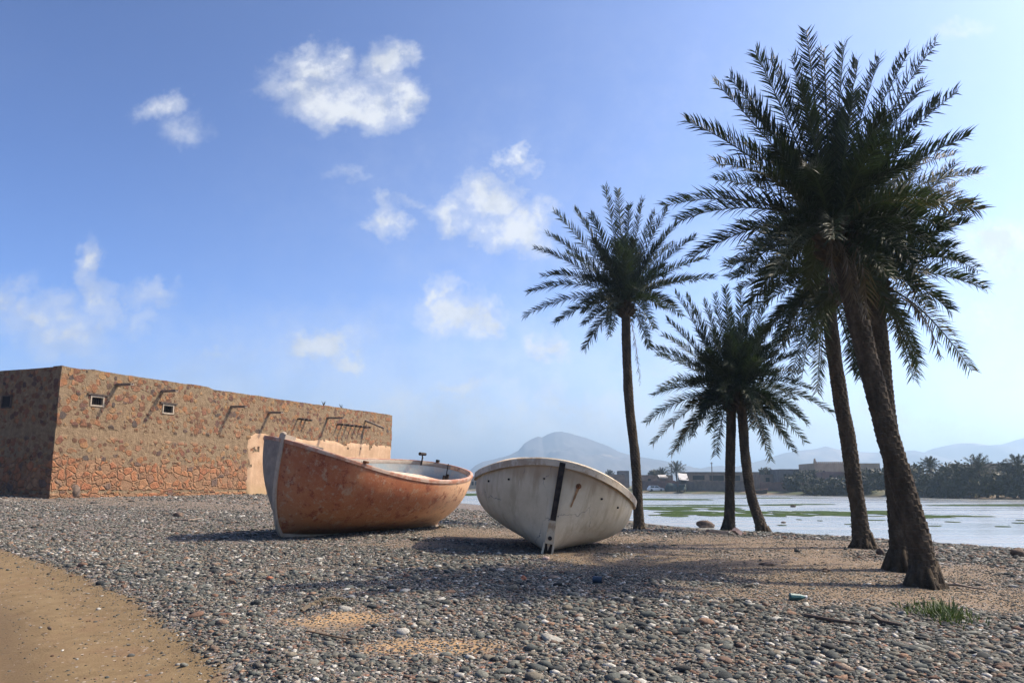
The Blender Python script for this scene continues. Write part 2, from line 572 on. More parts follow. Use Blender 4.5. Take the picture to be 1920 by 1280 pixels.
# ---- walls
def mat_rubble(name='rubble_masonry'):
    m, nt, b = newmat(name)
    co = coords(nt)
    x, y, z = sepxyz(nt, co)[:3]
    wv = N(nt, 'ShaderNodeTexNoise', None, {'Vector': co, 'Scale': 2.6, 'Detail': 3.0}).outputs[1]
    wv = vmath(nt, 'MULTIPLY', vmath(nt, 'SUBTRACT', wv, (.5, .5, .5)), (0.35, 0.35, 0.22))
    dco = vmath(nt, 'ADD', co, wv)
    sc = vmath(nt, 'MULTIPLY', dco, (1.0, 1.0, 1.15))
    va = voro(nt, sc, 3.7)
    ve = voro(nt, sc, 3.1, 'DISTANCE_TO_EDGE')
    ra, rb, rc = sepxyz(nt, va.outputs['Color'])[:3]
    n_big = noise(nt, co, 0.55, 4, 0.6)
    n_f = noise(nt, co, 22.0, 5, 0.65)
    n_m = noise(nt, co, 5.0, 5, 0.6)
    # rubble set in earthen mortar
    edgew = math_(nt, 'MULTIPLY', math_(nt, 'SUBTRACT', noise(nt, co, 9.0, 4, 0.6), 0.5), 0.30)
    rad = math_(nt, 'MULTIPLY_ADD', rb, 0.28, 0.38)
    inside = sstep(nt, math_(nt, 'SUBTRACT', rad, math_(nt, 'ADD', va.outputs['Distance'], edgew)), 0.0, 0.07)
    band = sstep(nt, math_(nt, 'ABSOLUTE', math_(nt, 'SUBTRACT', z, 2.75)), 0.10, 0.28)        # levelling course of plain mortar
    keep = math_(nt, 'GREATER_THAN', math_(nt, 'ADD', rc, math_(nt, 'MULTIPLY', math_(nt, 'SUBTRACT', n_big, 0.5), 0.6)), 0.12)
    s_mask = math_(nt, 'MULTIPLY', math_(nt, 'MULTIPLY', inside, keep), band)
    stone = ramp(nt, ra, [(0, (0.12, 0.07, 0.045)), (.2, (0.21, 0.10, 0.055)), (.4, (0.27, 0.13, 0.062)), (.55, (0.29, 0.185, 0.09)), (.7, (0.19, 0.085, 0.055)), (.84, (0.09, 0.07, 0.058)), (1, (0.33, 0.165, 0.085))])
    stone = mix(nt, 0.6, stone, mix(nt, sstep(nt, n_m, 0.3, 0.7), (0.6, 0.6, 0.6), (1.3, 1.25, 1.2)), 'MULTIPLY')
    mortar = ramp(nt, n_m, [(0.25, (0.145, 0.098, 0.058)), (0.5, (0.225, 0.155, 0.09)), (0.78, (0.315, 0.23, 0.138))])
    mortar = mix(nt, sstep(nt, n_f, 0.52, 0.72), mortar, (0.16, 0.11, 0.065))
    mortar = mix(nt, math_(nt, 'MULTIPLY', sstep(nt, n_big, 0.45, 0.65), 0.4), mortar, (0.21, 0.165, 0.105))
    vs2 = voro(nt, vmath(nt, 'MULTIPLY', dco, (1.0, 1.0, 1.3)), 7.5)
    qa, qb, qc = sepxyz(nt, vs2.outputs['Color'])[:3]
    chip = math_(nt, 'MULTIPLY', math_(nt, 'GREATER_THAN', qb, 0.45), sstep(nt, math_(nt, 'SUBTRACT', math_(nt, 'MULTIPLY_ADD', qc, 0.3, 0.22), math_(nt, 'ADD', vs2.outputs['Distance'], edgew)), 0.0, 0.1))
    chipc = ramp(nt, qa, [(0, (0.10, 0.065, 0.045)), (.35, (0.20, 0.11, 0.06)), (.6, (0.25, 0.17, 0.09)), (.85, (0.15, 0.075, 0.05)), (1, (0.30, 0.20, 0.11))])
    mortar = mix(nt, math_(nt, 'MULTIPLY', math_(nt, 'MULTIPLY', chip, band), 0.85), mortar, chipc)
    up = mix(nt, s_mask, mortar, stone)
    # big orange sandstone blocks at the foot
    vb = voro(nt, vmath(nt, 'MULTIPLY', dco, (1.0, 1.0, 1.15)), 2.8, 'F1', 0.75)
    vbe = voro(nt, vmath(nt, 'MULTIPLY', dco, (1.0, 1.0, 1.15)), 2.8, 'DISTANCE_TO_EDGE', 0.75)
    xa, xb, xc = sepxyz(nt, vb.outputs['Color'])[:3]
    blk = ramp(nt, xa, [(0, (0.29, 0.12, 0.062)), (.3, (0.34, 0.15, 0.072)), (.5, (0.25, 0.12, 0.066)), (.65, (0.33, 0.195, 0.108)), (.8, (0.36, 0.165, 0.078)), (.92, (0.15, 0.10, 0.075))])
    blk = mix(nt, 0.7, blk, mix(nt, sstep(nt, n_m, 0.3, 0.7), (0.65, 0.65, 0.65), (1.2, 1.2, 1.2)), 'MULTIPLY')
    lin = sstep(nt, math_(nt, 'ADD', vbe.outputs['Distance'], math_(nt, 'MULTIPLY', edgew, 0.5)), 0.0, 0.12)
    bm = math_(nt, 'MULTIPLY', lin, math_(nt, 'GREATER_THAN', xb, 0.14))
    low = mix(nt, bm, mix(nt, 0.6, mortar, (0.27, 0.14, 0.075)), blk)
    lim = math_(nt, 'ADD', 1.35, math_(nt, 'MULTIPLY', xc, 0.55))
    lim = math_(nt, 'ADD', lim, math_(nt, 'MULTIPLY', math_(nt, 'SUBTRACT', n_big, 0.5), 1.1))
    ends = sstep(nt, x, 14.5, 12.2)
    course = sstep(nt, math_(nt, 'ABSOLUTE', math_(nt, 'SUBTRACT', z, 0.46)), 0.03, 0.10)
    lmask = math_(nt, 'MULTIPLY', math_(nt, 'MULTIPLY', math_(nt, 'LESS_THAN', z, lim), ends), course)
    col = mix(nt, lmask, up, low)
    # rain wash below the coping
    wash = noise(nt, vmath(nt, 'MULTIPLY', co, (3.0, 3.0, 0.35)), 1.0, 4, 0.6)
    col = mix(nt, math_(nt, 'MULTIPLY', sstep(nt, wash, 0.5, 0.75), 0.35), col, (0.13, 0.095, 0.06))
    hh = math_(nt, 'ADD', math_(nt, 'MULTIPLY', mix(nt, lmask, s_mask, bm), 0.9), math_(nt, 'MULTIPLY', n_f, 0.7))
    hh = math_(nt, 'ADD', hh, math_(nt, 'MULTIPLY', n_m, 0.8))
    setb(nt, b, color=col, rough=0.92, spec=0.15, normal=bump(nt, hh, 1.0, 0.09))
    return m


def mat_plaster():
    m, nt, b = newmat('old_lime_plaster')
    co = coords(nt)
    n1 = noise(nt, co, 1.4, 6, 0.65)
    n2 = noise(nt, vmath(nt, 'MULTIPLY', co, (5, 5, 0.6)), 1.0, 5, 0.6)
    n3 = noise(nt, co, 18, 5, 0.6)
    z = sepxyz(nt, co)[2]
    col = ramp(nt, n1, [(0.28, (0.31, 0.19, 0.105)), (0.5, (0.42, 0.27, 0.16)), (0.75, (0.53, 0.37, 0.235))])
    col = mix(nt, math_(nt, 'MULTIPLY', sstep(nt, n2, 0.44, 0.66), 0.6), col, (0.34, 0.22, 0.125))
    ed = math_(nt, 'ADD', z, math_(nt, 'MULTIPLY', math_(nt, 'SUBTRACT', n1, 0.5), 1.6))
    col = mix(nt, math_(nt, 'MULTIPLY', sstep(nt, ed, 0.95, 0.25), 0.85), col, (0.34, 0.23, 0.12))
    col = mix(nt, sstep(nt, n3, 0.64, 0.74), col, (0.33, 0.22, 0.14))
    setb(nt, b, color=col, rough=0.9, spec=0.2, normal=bump(nt, math_(nt, 'ADD', n3, n1), 0.5, 0.03))
    return m


def blobmask(nt, co, c, r, soft=0.5):
    q = vmath(nt, 'SUBTRACT', co, c)
    q = vmath(nt, 'MULTIPLY', q, (1 / r[0], 1 / r[1], 1 / r[2]))
    return sstep(nt, vmath(nt, 'LENGTH', q), 1.0, 1.0 - soft)


def mat_orange_hull(bow):
    m, nt, b = newmat('weathered_orange_paint')
    co = coords(nt)
    x, y, z = sepxyz(nt, co)[:3]
    n1 = noise(nt, co, 1.6, 6, 0.65)
    n2 = noise(nt, co, 6.0, 6, 0.7)
    n3 = noise(nt, vmath(nt, 'MULTIPLY', co, (1.2, 1.2, 5)), 5.0, 5, 0.6)
    col = ramp(nt, n1, [(0.25, (0.25, 0.068, 0.030)), (0.5, (0.33, 0.11, 0.046)), (0.75, (0.39, 0.17, 0.075))])
    low = sstep(nt, math_(nt, 'ADD', z, math_(nt, 'MULTIPLY', math_(nt, 'SUBTRACT', n1, 0.5), 0.9)), 1.15, 0.35)
    col = mix(nt, math_(nt, 'MULTIPLY', low, 0.7), col, (0.36, 0.175, 0.075))
    aft_sun = sstep(nt, math_(nt, 'ADD', x, math_(nt, 'MULTIPLY', math_(nt, 'SUBTRACT', n2, 0.5), 0.8)), 0.0, -1.6)
    col = mix(nt, math_(nt, 'MULTIPLY', aft_sun, 0.85), col, (0.68, 0.43, 0.25))  # raking sunlight on the stern third, put into the hull colour
    # flaked patches: red primer and grey undercoat
    fl = noise(nt, co, 4.2, 9, 0.76)
    col = mix(nt, math_(nt, 'MULTIPLY', sstep(nt, fl, 0.53, 0.60), 0.8), col, (0.19, 0.045, 0.022))
    fl2 = noise(nt, vmath(nt, 'ADD', co, (4.1, 2.0, 7.7)), 5.0, 9, 0.75)
    col = mix(nt, math_(nt, 'MULTIPLY', sstep(nt, fl2, 0.54, 0.61), 0.7), col, (0.36, 0.255, 0.165))
    col = mix(nt, math_(nt, 'MULTIPLY', sstep(nt, n2, 0.58, 0.68), 0.5), col, (0.40, 0.28, 0.18))
    col = mix(nt, math_(nt, 'MULTIPLY', blobmask(nt, co, (-1.1, 0.9, 0.35), (0.9, 0.9, 0.33), 0.8), 0.65), col, (0.17, 0.10, 0.06))  # shadow low on the after hull, painted in as a dark blotch
    n4 = noise(nt, vmath(nt, 'MULTIPLY', co, (3.0, 3.0, 7.0)), 6.0, 6, 0.7)
    col = mix(nt, math_(nt, 'MULTIPLY', sstep(nt, n4, 0.58, 0.66), 0.55), col, (0.44, 0.30, 0.19))
    # port side keeps its grey undercoat
    col = mix(nt, sstep(nt, y, -0.02, -0.06), col, mix(nt, sstep(nt, n2, 0.35, 0.7), (0.20, 0.165, 0.13), (0.29, 0.24, 0.19)))
    col = mix(nt, math_(nt, 'MULTIPLY', sstep(nt, n3, 0.58, 0.8), 0.3), col, (0.20, 0.11, 0.07))
    setb(nt, b, color=col, rough=0.68, spec=0.3, normal=bump(nt, math_(nt, 'ADD', n2, math_(nt, 'MULTIPLY', fl, 1.4)), 0.35, 0.02))
    return m


def mat_white_hull():
    m, nt, b = newmat('weathered_white_paint')
    co = coords(nt)
    n1 = noise(nt, co, 1.5, 6, 0.65)
    n2 = noise(nt, co, 9.0, 6, 0.7)
    n3 = noise(nt, vmath(nt, 'MULTIPLY', co, (6, 6, 0.7)), 1.0, 5, 0.6)
    x, y, z = sepxyz(nt, co)[:3]
    col = ramp(nt, n1, [(0.25, (0.44, 0.355, 0.225)), (0.5, (0.57, 0.47, 0.315)), (0.75, (0.66, 0.565, 0.40))])
    col = mix(nt, math_(nt, 'MULTIPLY', sstep(nt, n3, 0.46, 0.68), 0.6), col, (0.36, 0.275, 0.165))
    top = sstep(nt, math_(nt, 'ADD', z, math_(nt, 'MULTIPLY', n3, 0.55)), 1.32, 1.62)
    col = mix(nt, math_(nt, 'MULTIPLY', top, 0.6), col, (0.30, 0.185, 0.095))
    low = sstep(nt, math_(nt, 'ADD', z, math_(nt, 'MULTIPLY', math_(nt, 'SUBTRACT', n1, 0.5), 0.8)), 0.62, 0.2)
    col = mix(nt, math_(nt, 'MULTIPLY', low, 0.55), col, (0.44, 0.36, 0.27))
    col = mix(nt, math_(nt, 'MULTIPLY', sstep(nt, n2, 0.66, 0.74), 0.6), col, (0.30, 0.24, 0.17))
    # hair cracks
    vc = voro(nt, vmath(nt, 'ADD', co, vmath(nt, 'MULTIPLY', N(nt, 'ShaderNodeTexNoise', None, {'Vector': co, 'Scale': 3.0, 'Detail': 4.0}).outputs[1], (0.5, 0.5, 0.5))), 0.9, 'DISTANCE_TO_EDGE')
    crk = math_(nt, 'MULTIPLY', sstep(nt, vc.outputs['Distance'], 0.006, 0.002), sstep(nt, n1, 0.48, 0.56))
    col = mix(nt, math_(nt, 'MULTIPLY', crk, 0.75), col, (0.10, 0.10, 0.12))
    # scuffs
    sc = noise(nt, vmath(nt, 'MULTIPLY', co, (1, 2, 9)), 3.0, 6, 0.7)
    col = mix(nt, math_(nt, 'MULTIPLY', sstep(nt, sc, 0.66, 0.72), 0.5), col, (0.22, 0.2, 0.18))
    setb(nt, b, color=col, rough=0.6, spec=0.35, normal=bump(nt, math_(nt, 'ADD', n2, n1), 0.25, 0.02))
    return m


def mat_rim(name, base, stain, amt=0.5):
    m, nt, b = newmat(name)
    co = coords(nt)
    n1 = noise(nt, co, 3.2, 7, 0.7)
    n2 = noise(nt, co, 14, 5, 0.65)
    col = mix(nt, math_(nt, 'MULTIPLY', sstep(nt, n1, 0.46, 0.58), amt), base, stain)
    col = mix(nt, math_(nt, 'MULTIPLY', sstep(nt, n2, 0.6, 0.72), 0.6), col, tuple(c * 0.45 for c in stain))
    setb(nt, b, color=col, rough=0.7, spec=0.3, normal=bump(nt, n2, 0.4, 0.02))
    return m


# ---- vegetation
def mat_leaf(name, dark, light, dry=(0.22, 0.16, 0.07), dryat=0.9, transl=0.25):
    m, nt, b = newmat(name)
    r = N(nt, 'ShaderNodeAttribute', {'attribute_name': 'rnd'}).outputs['Fac']
    col = ramp(nt, r, [(0, dark), (0.75, light), (dryat, light), (min(1.0, dryat + .04), dry), (1.0, dry)])
    setb(nt, b, color=col, rough=0.58, spec=0.25)
    tr = N(nt, 'ShaderNodeBsdfTranslucent', None, {0: mix(nt, 1.0, col, (1.2, 1.5, 0.7), 'MULTIPLY')})
    mx = N(nt, 'ShaderNodeMixShader', None, {0: transl, 1: b.outputs[0], 2: tr.outputs[0]})
    nt.links.new(mx.outputs[0], nt.nodes['Material Output'].inputs[0])
    return m


def mat_trunk():
    m, nt, b = newmat('palm_bark')
    co = coords(nt)
    n1 = noise(nt, vmath(nt, 'MULTIPLY', co, (1, 1, 0.4)), 9.0, 6, 0.7)
    n2 = noise(nt, co, 30.0, 5, 0.65)
    col = ramp(nt, n1, [(0.28, (0.026, 0.019, 0.012)), (0.5, (0.058, 0.043, 0.028)), (0.75, (0.115, 0.087, 0.058))])
    setb(nt, b, color=col, rough=0.9, spec=0.15, normal=bump(nt, math_(nt, 'ADD', n1, n2), 0.8, 0.03))
    return m


def mat_mountain():
    m, nt, b = newmat('bare_rock_mountain')
    co = coords(nt)
    n1 = noise(nt, co, 0.012, 7, 0.65)
    n2 = noise(nt, co, 0.003, 5, 0.6)
    col = ramp(nt, n1, [(0.3, (0.06, 0.056, 0.052)), (0.55, (0.115, 0.10, 0.088)), (0.75, (0.19, 0.16, 0.13))])
    col = mix(nt, math_(nt, 'MULTIPLY', sstep(nt, n2, 0.56, 0.66), 0.6), col, (0.34, 0.26, 0.20))  # sunlit patches of the slopes, put into the rock colour
    setb(nt, b, color=col, rough=0.95, spec=0.1)
    return m


M_GROUND = mat_ground()
M_PEB = mat_pebbles()
M_WATER = mat_water()
M_ALGAE = mat_algae()
M_RUBBLE = mat_rubble()
M_PLASTER = mat_plaster()
M_TRUNK = mat_trunk()
M_LEAF = mat_leaf('palm_leaf', (0.010, 0.017, 0.007), (0.034, 0.046, 0.019), (0.10, 0.075, 0.035), .93, 0.16)
M_LEAF2 = mat_leaf('shrub_leaf', (0.019, 0.019, 0.007), (0.047, 0.045, 0.017), transl=0.06)
M_DRY = mat_leaf('dry_palm_leaf', (0.05, 0.037, 0.022), (0.12, 0.088, 0.052), transl=0.12)
M_GRASS = mat_leaf('grass_leaf', (0.035, 0.055, 0.016), (0.085, 0.11, 0.04), transl=0.15)
M_MOUNT = mat_mountain()
M_WOOD = mat_simple('grey_weathered_wood', (0.21, 0.165, 0.125), 0.85, 0.35, 8)
M_DWOOD = mat_simple('dark_driftwood', (0.075, 0.055, 0.042), 0.9, 0.4, 8)
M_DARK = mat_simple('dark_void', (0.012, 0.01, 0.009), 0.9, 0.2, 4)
M_FRAME = mat_simple('pale_window_frame', (0.30, 0.245, 0.18), 0.85, 0.2, 12)
M_IRON = mat_simple('rusty_black_iron', (0.026, 0.018, 0.014), 0.75, 0.6, 9, 0.5, 0.1)
M_RUST = mat_simple('rust', (0.17, 0.07, 0.028), 0.85, 0.4, 16, 0.4)
M_ROCK = mat_simple('brown_rock', (0.12, 0.085, 0.062), 0.9, 0.4, 7, 0.6)
M_ROCKP = mat_simple('pink_stone', (0.36, 0.26, 0.22), 0.85, 0.25, 9, 0.4)
M_ROCKR = mat_simple('red_stone', (0.33, 0.13, 0.07), 0.9, 0.3, 9, 0.5)
M_ROCKW = mat_simple('white_stone', (0.60, 0.57, 0.53), 0.8, 0.15, 9, 0.3)


def setrnd(o, vals):
    a = o.data.attributes.new('rnd', 'FLOAT', 'POINT')
    a.data.foreach_set('value', np.asarray(vals, dtype=np.float32))


# ================================================================== GROUND
def axis_lines(lo, hi, step, outer, growth=1.16):
    mid = list(np.arange(lo, hi, step)) + [hi]
    out = []
    d = step
    v = hi
    while v < outer:
        d *= growth
        v += d
        out.append(v)
    neg = []
    d = step
    v = lo
    while v > -outer:
        d *= growth
        v -= d
        neg.append(v)
    return np.array(neg[::-1] + mid + out)


gxl = axis_lines(-15, 17, 0.12, 9000, 1.12)
gyl = axis_lines(3.5, 34, 0.12, 9000, 1.10)
gyl = gyl[gyl > -800]
GX, GY = np.meshgrid(gxl, gyl, indexing='ij')
GZ = H(GX, GY)

# dirt track outline, from the verge that shows in the photograph
_edge = [atz(px, py, z) for px, py, z in [(-420, 990, .42), (-200, 1000, .38), (0, 1031, .3), (100, 1058, .26), (180, 1088, .2), (250, 1120, .16), (300, 1162, .13), (350, 1200, .1), (400, 1242, .08), (436, 1285, .06), (470, 1400, .02), (490, 1700, 0)]]
_ex = np.array([p.x for p in _edge])
_ey = np.array([p.y for p in _edge])


def track_d(x, y):
    """signed distance to the verge: positive on the track"""
    x = np.asarray(x, float)
    y = np.asarray(y, float)
    best = np.full(np.broadcast(x, y).shape, 1e9)
    sgn = np.zeros_like(best)
    for i in range(len(_ex) - 1):
        ax, ay, bx, by = _ex[i], _ey[i], _ex[i + 1], _ey[i + 1]
        dx, dy = bx - ax, by - ay
        t = np.clip(((x - ax) * dx + (y - ay) * dy) / (dx * dx + dy * dy), 0, 1)
        d = np.hypot(x - ax - t * dx, y - ay - t * dy)
        cr = dx * (y - ay) - dy * (x - ax)
        upd = d < best
        best = np.where(upd, d, best)
        sgn = np.where(upd, np.where(cr < 0, 1.0, -1.0), sgn)
    return best * sgn


SANDY = []   # bare sandy patches: centre, radii, amount
for px, py, rx, ry, a in [(640, 1165, .62, 0.42, 1.0), (810, 1212, .7, 0.30, .85), (590, 1066, 0.8, 0.4, .7), (1480, 1062, 4.2, 2.6, .97), (1250, 1062, 2.8, 1.9, .9), (1700, 1112, 2.6, 1.2, .93), (1420, 1112, 2.2, .7, .8), (1350, 1020, 5, 3, .9), (780, 1022, 1.6, 1.2, .75),
                          (300, 945, 8, 3.5, .55), (650, 950, 5, 4, .6), (1000, 1030, 1.6, 1.6, .8), (1850, 1120, 2.0, 1.2, .4), (930, 1000, 2.5, 4.0, .8), (1350, 1015, 4, 4, .6), (120, 985, 2.5, 2.0, .3), (1180, 1235, .5, .25, .4), (1550, 1240, .5, .2, .3)]:
    p = ground_px(px, py)
    SANDY.append((p.x, p.y, rx, ry, a))


def gravel_cover(x, y):
    g = np.full(np.broadcast(x, y).shape, 1.0)
    for (cx, cy, rx, ry, a) in SANDY:
        d = np.sqrt(((x - cx) / rx) ** 2 + ((y - cy) / ry) ** 2) + 1.1 * fbm(np.asarray(x) * 1.1, np.asarray(y) * 1.1, 31, 4)
        g = g * (1 - a * smooth(d, 1.25, 0.35))
    g = g * (0.86 + 0.5 * fbm(np.asarray(x) * 0.7, np.asarray(y) * 0.7, 77, 3))
    return np.clip(g, 0.03, 1)


TD = track_d(GX, GY)
rut = 0.035 * np.exp(-((TD - 1.25) / 0.22) ** 2) + 0.03 * np.exp(-((TD - 2.75) / 0.24) ** 2)
verge = 0.05 * np.exp(-((TD + 0.35) / 0.35) ** 2)
nearm = smooth(GY, 26, 20)
GZ = GZ + (verge - rut - 0.03 * smooth(TD, -0.1, 0.5)) * nearm
GV = np.stack([GX, GY, GZ], -1).reshape(-1, 3)
nxg, nyg = GX.shape
ii = np.arange(nxg * nyg).reshape(nxg, nyg)
GF = np.stack([ii[:-1, :-1], ii[1:, :-1], ii[1:, 1:], ii[:-1, 1:]], -1).reshape(-1, 4)
ground = build('ground', GV, GF, M_GROUND, smooth_=True, kind='structure', label='gravel beach and dirt track sloping down to the lagoon')


def addattr(o, name, arr):
    a = o.data.attributes.new(name, 'FLOAT', 'POINT')
    a.data.foreach_set('value', np.asarray(arr, dtype=np.float32).ravel())


addattr(ground, 'gravel', gravel_cover(GX, GY))
addattr(ground, 'track', smooth(TD, -0.5, 0.5) * smooth(GY, 60, 40))
addattr(ground, 'rut', np.exp(-((TD - 1.25) / 0.22) ** 2) + np.exp(-((TD - 2.75) / 0.26) ** 2) + 0.6 * np.exp(-((TD - 2.1) / 0.16) ** 2))
addattr(ground, 'wet', smooth(GZ, WATER_Z + 0.28, WATER_Z + 0.04))
addattr(ground, 'far', smooth(GY - bank_y(GX), -8, 2))


def gz_near(x, y):
    td = track_d(x, y)
    z = H(x, y)
    return z + (0.05 * np.exp(-((td + 0.35) / 0.35) ** 2) - 0.035 * np.exp(-((td - 1.25) / 0.22) ** 2) - 0.03 * np.exp(-((td - 2.75) / 0.24) ** 2) - 0.03 * smooth(td, -0.1, 0.5)) * smooth(y, 26, 20)


# ---- pebbles
def ico(sub):
    bm = bmesh.new()
    bmesh.ops.create_icosphere(bm, subdivisions=sub, radius=1.0)
    bm.verts.ensure_lookup_table()
    V = np.array([v.co[:] for v in bm.verts])
    F = np.array([[v.index for v in f.verts] for f in bm.faces])
    bm.free()
    return V, F


def stone_variants(V, n, amp, seed):
    r = np.random.default_rng(seed)
    out = []
    for i in range(n):
        ph = r.uniform(0, 6.28, (3, 3))
        fr = r.uniform(0.8, 2.2, (3, 3))
        d = 1 + amp * sum(np.sin(V @ fr[k] + ph[k][0]) for k in range(3)) / 1.6
        out.append(V * d[:, None])
    return np.array(out)


def scatter(xmaxk, y0, y1, dens, sz0, sz1, sub, seed, crumbs=False):
    r = np.random.default_rng(seed)
    area = (y1 - y0) * 2 * xmaxk * y1
    n = int(area * dens)
    x = r.uniform(-xmaxk * y1, xmaxk * y1, n)
    y = r.uniform(y0, y1, n)
    k = np.abs(x) < xmaxk * y + 0.8
    x, y = x[k], y[k]
    td = track_d(x, y)
    gc = gravel_cover(x, y)
    p = (np.clip(1.05 - gc, 0.0, 1) * np.clip(0.6 + 1.6 * fbm(x * 1.7, y * 1.7, 12, 3), 0.1, 1) if crumbs else gc) * smooth(td, 0.18, -0.22) + 0.03 * (td > -0.1)
    p = p + 0.12 * smooth(td, 0.7, 0.0) * smooth(td, -0.2, 0.1)
    zz = gz_near(x, y)
    p = p * (zz > WATER_Z + 0.08)
    k = r.uniform(0, 1, len(x)) < p
    x, y, zz, td = x[k], y[k], zz[k], td[k]
    n = len(x)
    size = sz0 * np.exp(r.normal(0, 0.48, n))
    bigz = (0.84 + 0.28 * smooth(x / np.maximum(y, 1), -0.25, 0.45)) * (0.5 + 0.5 * smooth(gravel_cover(x, y), 0.1, 0.7))      # coarser towards the right
    size = np.clip(size * bigz, 0.012, sz1)
    size = np.where(td > 0.05, size * 0.6, size)
    sx = size * r.uniform(0.8, 1.35, n)
    sy = size * r.uniform(0.6, 1.0, n)
    sz = size * r.uniform(0.26, 0.56, n)
    V0, F0 = ico(sub)
    var = stone_variants(V0, 10, 0.16, seed)
    P = var[r.integers(0, 10, n)]
    P = P * np.stack([sx, sy, sz], -1)[:, None, :]
    a = r.uniform(0, 6.28, n)
    tl = r.normal(0, 0.22, n)
    ct, stt = np.cos(tl)[:, None], np.sin(tl)[:, None]
    X, Y_, Z = P[..., 0], P[..., 1], P[..., 2]
    X, Z = X * ct - Z * stt, X * stt + Z * ct
    ca, sa = np.cos(a)[:, None], np.sin(a)[:, None]
    X, Y_ = X * ca - Y_ * sa, X * sa + Y_ * ca
    P = np.stack([X + x[:, None], Y_ + y[:, None], Z + (zz + sz * 0.2)[:, None]], -1)
    nv = V0.shape[0]
    F = (F0[None] + (np.arange(n) * nv)[:, None, None]).reshape(-1, 3)
    rn = np.repeat(r.uniform(0, 0.94 if sub == 2 else 0.99, n), nv)
    return P.reshape(-1, 3), F, rn


parts = [scatter(0.86, 4.3, 7.0, 1500, 0.0150, 0.06, 1, 1), scatter(0.84, 7.0, 10.0, 1300, 0.0155, 0.06, 1, 4), scatter(0.84, 4.3, 12.0, 24, 0.036, 0.075, 2, 5),
         scatter(0.80, 10.0, 15.0, 760, 0.0190, 0.07, 1, 2), scatter(0.76, 15.0, 27.0, 200, 0.0265, 0.08, 1, 3), scatter(0.72, 27.0, 42.0, 60, 0.038, 0.11, 1, 6),
         scatter(0.80, 5.0, 12.0, 1000, 0.0115, 0.05, 1, 8, True), scatter(0.76, 12.0, 30.0, 300, 0.0155, 0.06, 1, 9, True)]
off = 0
PV, PF, PR = [], [], []
for v, f, rn in parts:
    PV.append(v)
    PF.append(f + off)
    PR.append(rn)
    off += len(v)
peb = build('gravel', np.concatenate(PV), np.concatenate(PF), M_PEB, smooth_=True, kind='stuff', label='grey and reddish beach pebbles spread over the ground')
setrnd(peb, np.concatenate(PR))

# ================================================================== WATER
wx = [-40, 260]
nW = 60
V = [(-60, 22, WATER_Z), (400, 22, WATER_Z), (400, 330, WATER_Z), (-60, 330, WATER_Z)]
build('water', V, [(0, 1, 2, 3)], M_WATER, kind='structure', label='pale shallow lagoon behind the palms')


def algae_patches():
    mb = MB()
    r = random.Random(4)

    def patch(cx, cy, ax, ay, n=26):
        pts = []
        ph = r.uniform(0, 100)
        for i in range(n):
            a = 2 * math.pi * i / n
            k = 1 + 0.9 * float(fbm(np.array([math.cos(a) * 1.6 + ph]), np.array([math.sin(a) * 1.6 + ph]), 3, 3)[0])
            pts.append((cx + ax * k * math.cos(a), cy + ay * k * math.sin(a)))
        z = WATER_Z + 0.006 + r.uniform(0, 0.012)
        V = [(x, y, z) for x, y in pts] + [(x * 0.985 + cx * 0.015, y * 0.9 + cy * 0.1, z + 0.015) for x, y in pts]
        m_ = len(pts)
        F = [(i, (i + 1) % m_, m_ + (i + 1) % m_, m_ + i) for i in range(m_)] + [tuple(range(m_, 2 * m_))]
        mb.add(V, F)

    bands = [  # y range in pixels, x range, count, half length and thickness in pixels
        ((958.5, 967), (1240, 1600), 60, 24, 1.5), ((950, 956), (1200, 1380), 12, 40, 1.2), ((958, 966), (1600, 1700), 10, 30, 1.6), ((966, 969), (1720, 1830), 8, 34, 1.3),
        ((935, 937), (1190, 1330), 9, 60, .8), ((946, 948), (1190, 1480), 6, 50, .6), ((932, 934), (1400, 1600), 4, 60, .5), ((946, 948), (1780, 1920), 6, 50, .9),
        ((945, 947), (1430, 1590), 6, 40, .6), ((975, 990), (1620, 1920), 6, 16, .7), ((925, 928), (860, 905), 5, 30, 1.0), ((970, 992), (1240, 1640), 10, 7, 0.4), ((966, 974), (1640, 1900), 5, 18, .6)]
    for (ya, yb), (xa, xb), n, hl, ht in bands:
        for i in range(n):
            px = r.uniform(xa, xb)
            py = r.uniform(ya, yb)
            c = atz(px, py, WATER_Z)
            t = atz(px, py - ht, WATER_Z)
            ax = hl * r.uniform(0.5, 1.2) / FPX * c.y
            patch(c.x, c.y, ax, abs(t.y - c.y) * r.uniform(0.6, 1.3))
    return mb


algae_patches().build('algae', M_ALGAE, kind='stuff', label='green algae mats lying in bands on the shallow lagoon')

# ================================================================== STONE BUILDING
WC = at(92, 933, 30.0)                                        # near corner at the ground
WD = Vector((0.415, 0.91, 0)).normalized()                    # along the long facade
WN = Vector((WD.y, -WD.x, 0))                                 # facade normal, towards the beach
BASE_Z = WC.z - 0.25
TOP_Z = at(110, 685, 30.0).z


def wall_hit(px, py):
    """facade coordinates (along, height above BASE_Z) where a pixel meets the facade plane"""
    u, w = ray(px, py)
    n = WN
    d = (WC.x * n.x + WC.y * n.y) / (u * n.x + 1 * n.y)
    p = Vector((u * d, d, CAM_Z + w * d))
    return (p - WC).dot(WD), p.z - BASE_Z


LEN = wall_hit(733, 800)[0]
HT = TOP_Z - BASE_Z
rz = math.atan2(WD.y, WD.x)
bld = thing('stone_building', 'long old stone building of rubble masonry with an orange stone foot and beam ends', 'building', (WC.x, WC.y, BASE_Z), rot=(0, 0, rz))
# local frame: x along facade, y into the building, z up
STEP = wall_hit(395, 760)[0]
WIN = [wall_hit(182, 752), wall_hit(315, 767)]
WW, WH = 0.62, 0.42


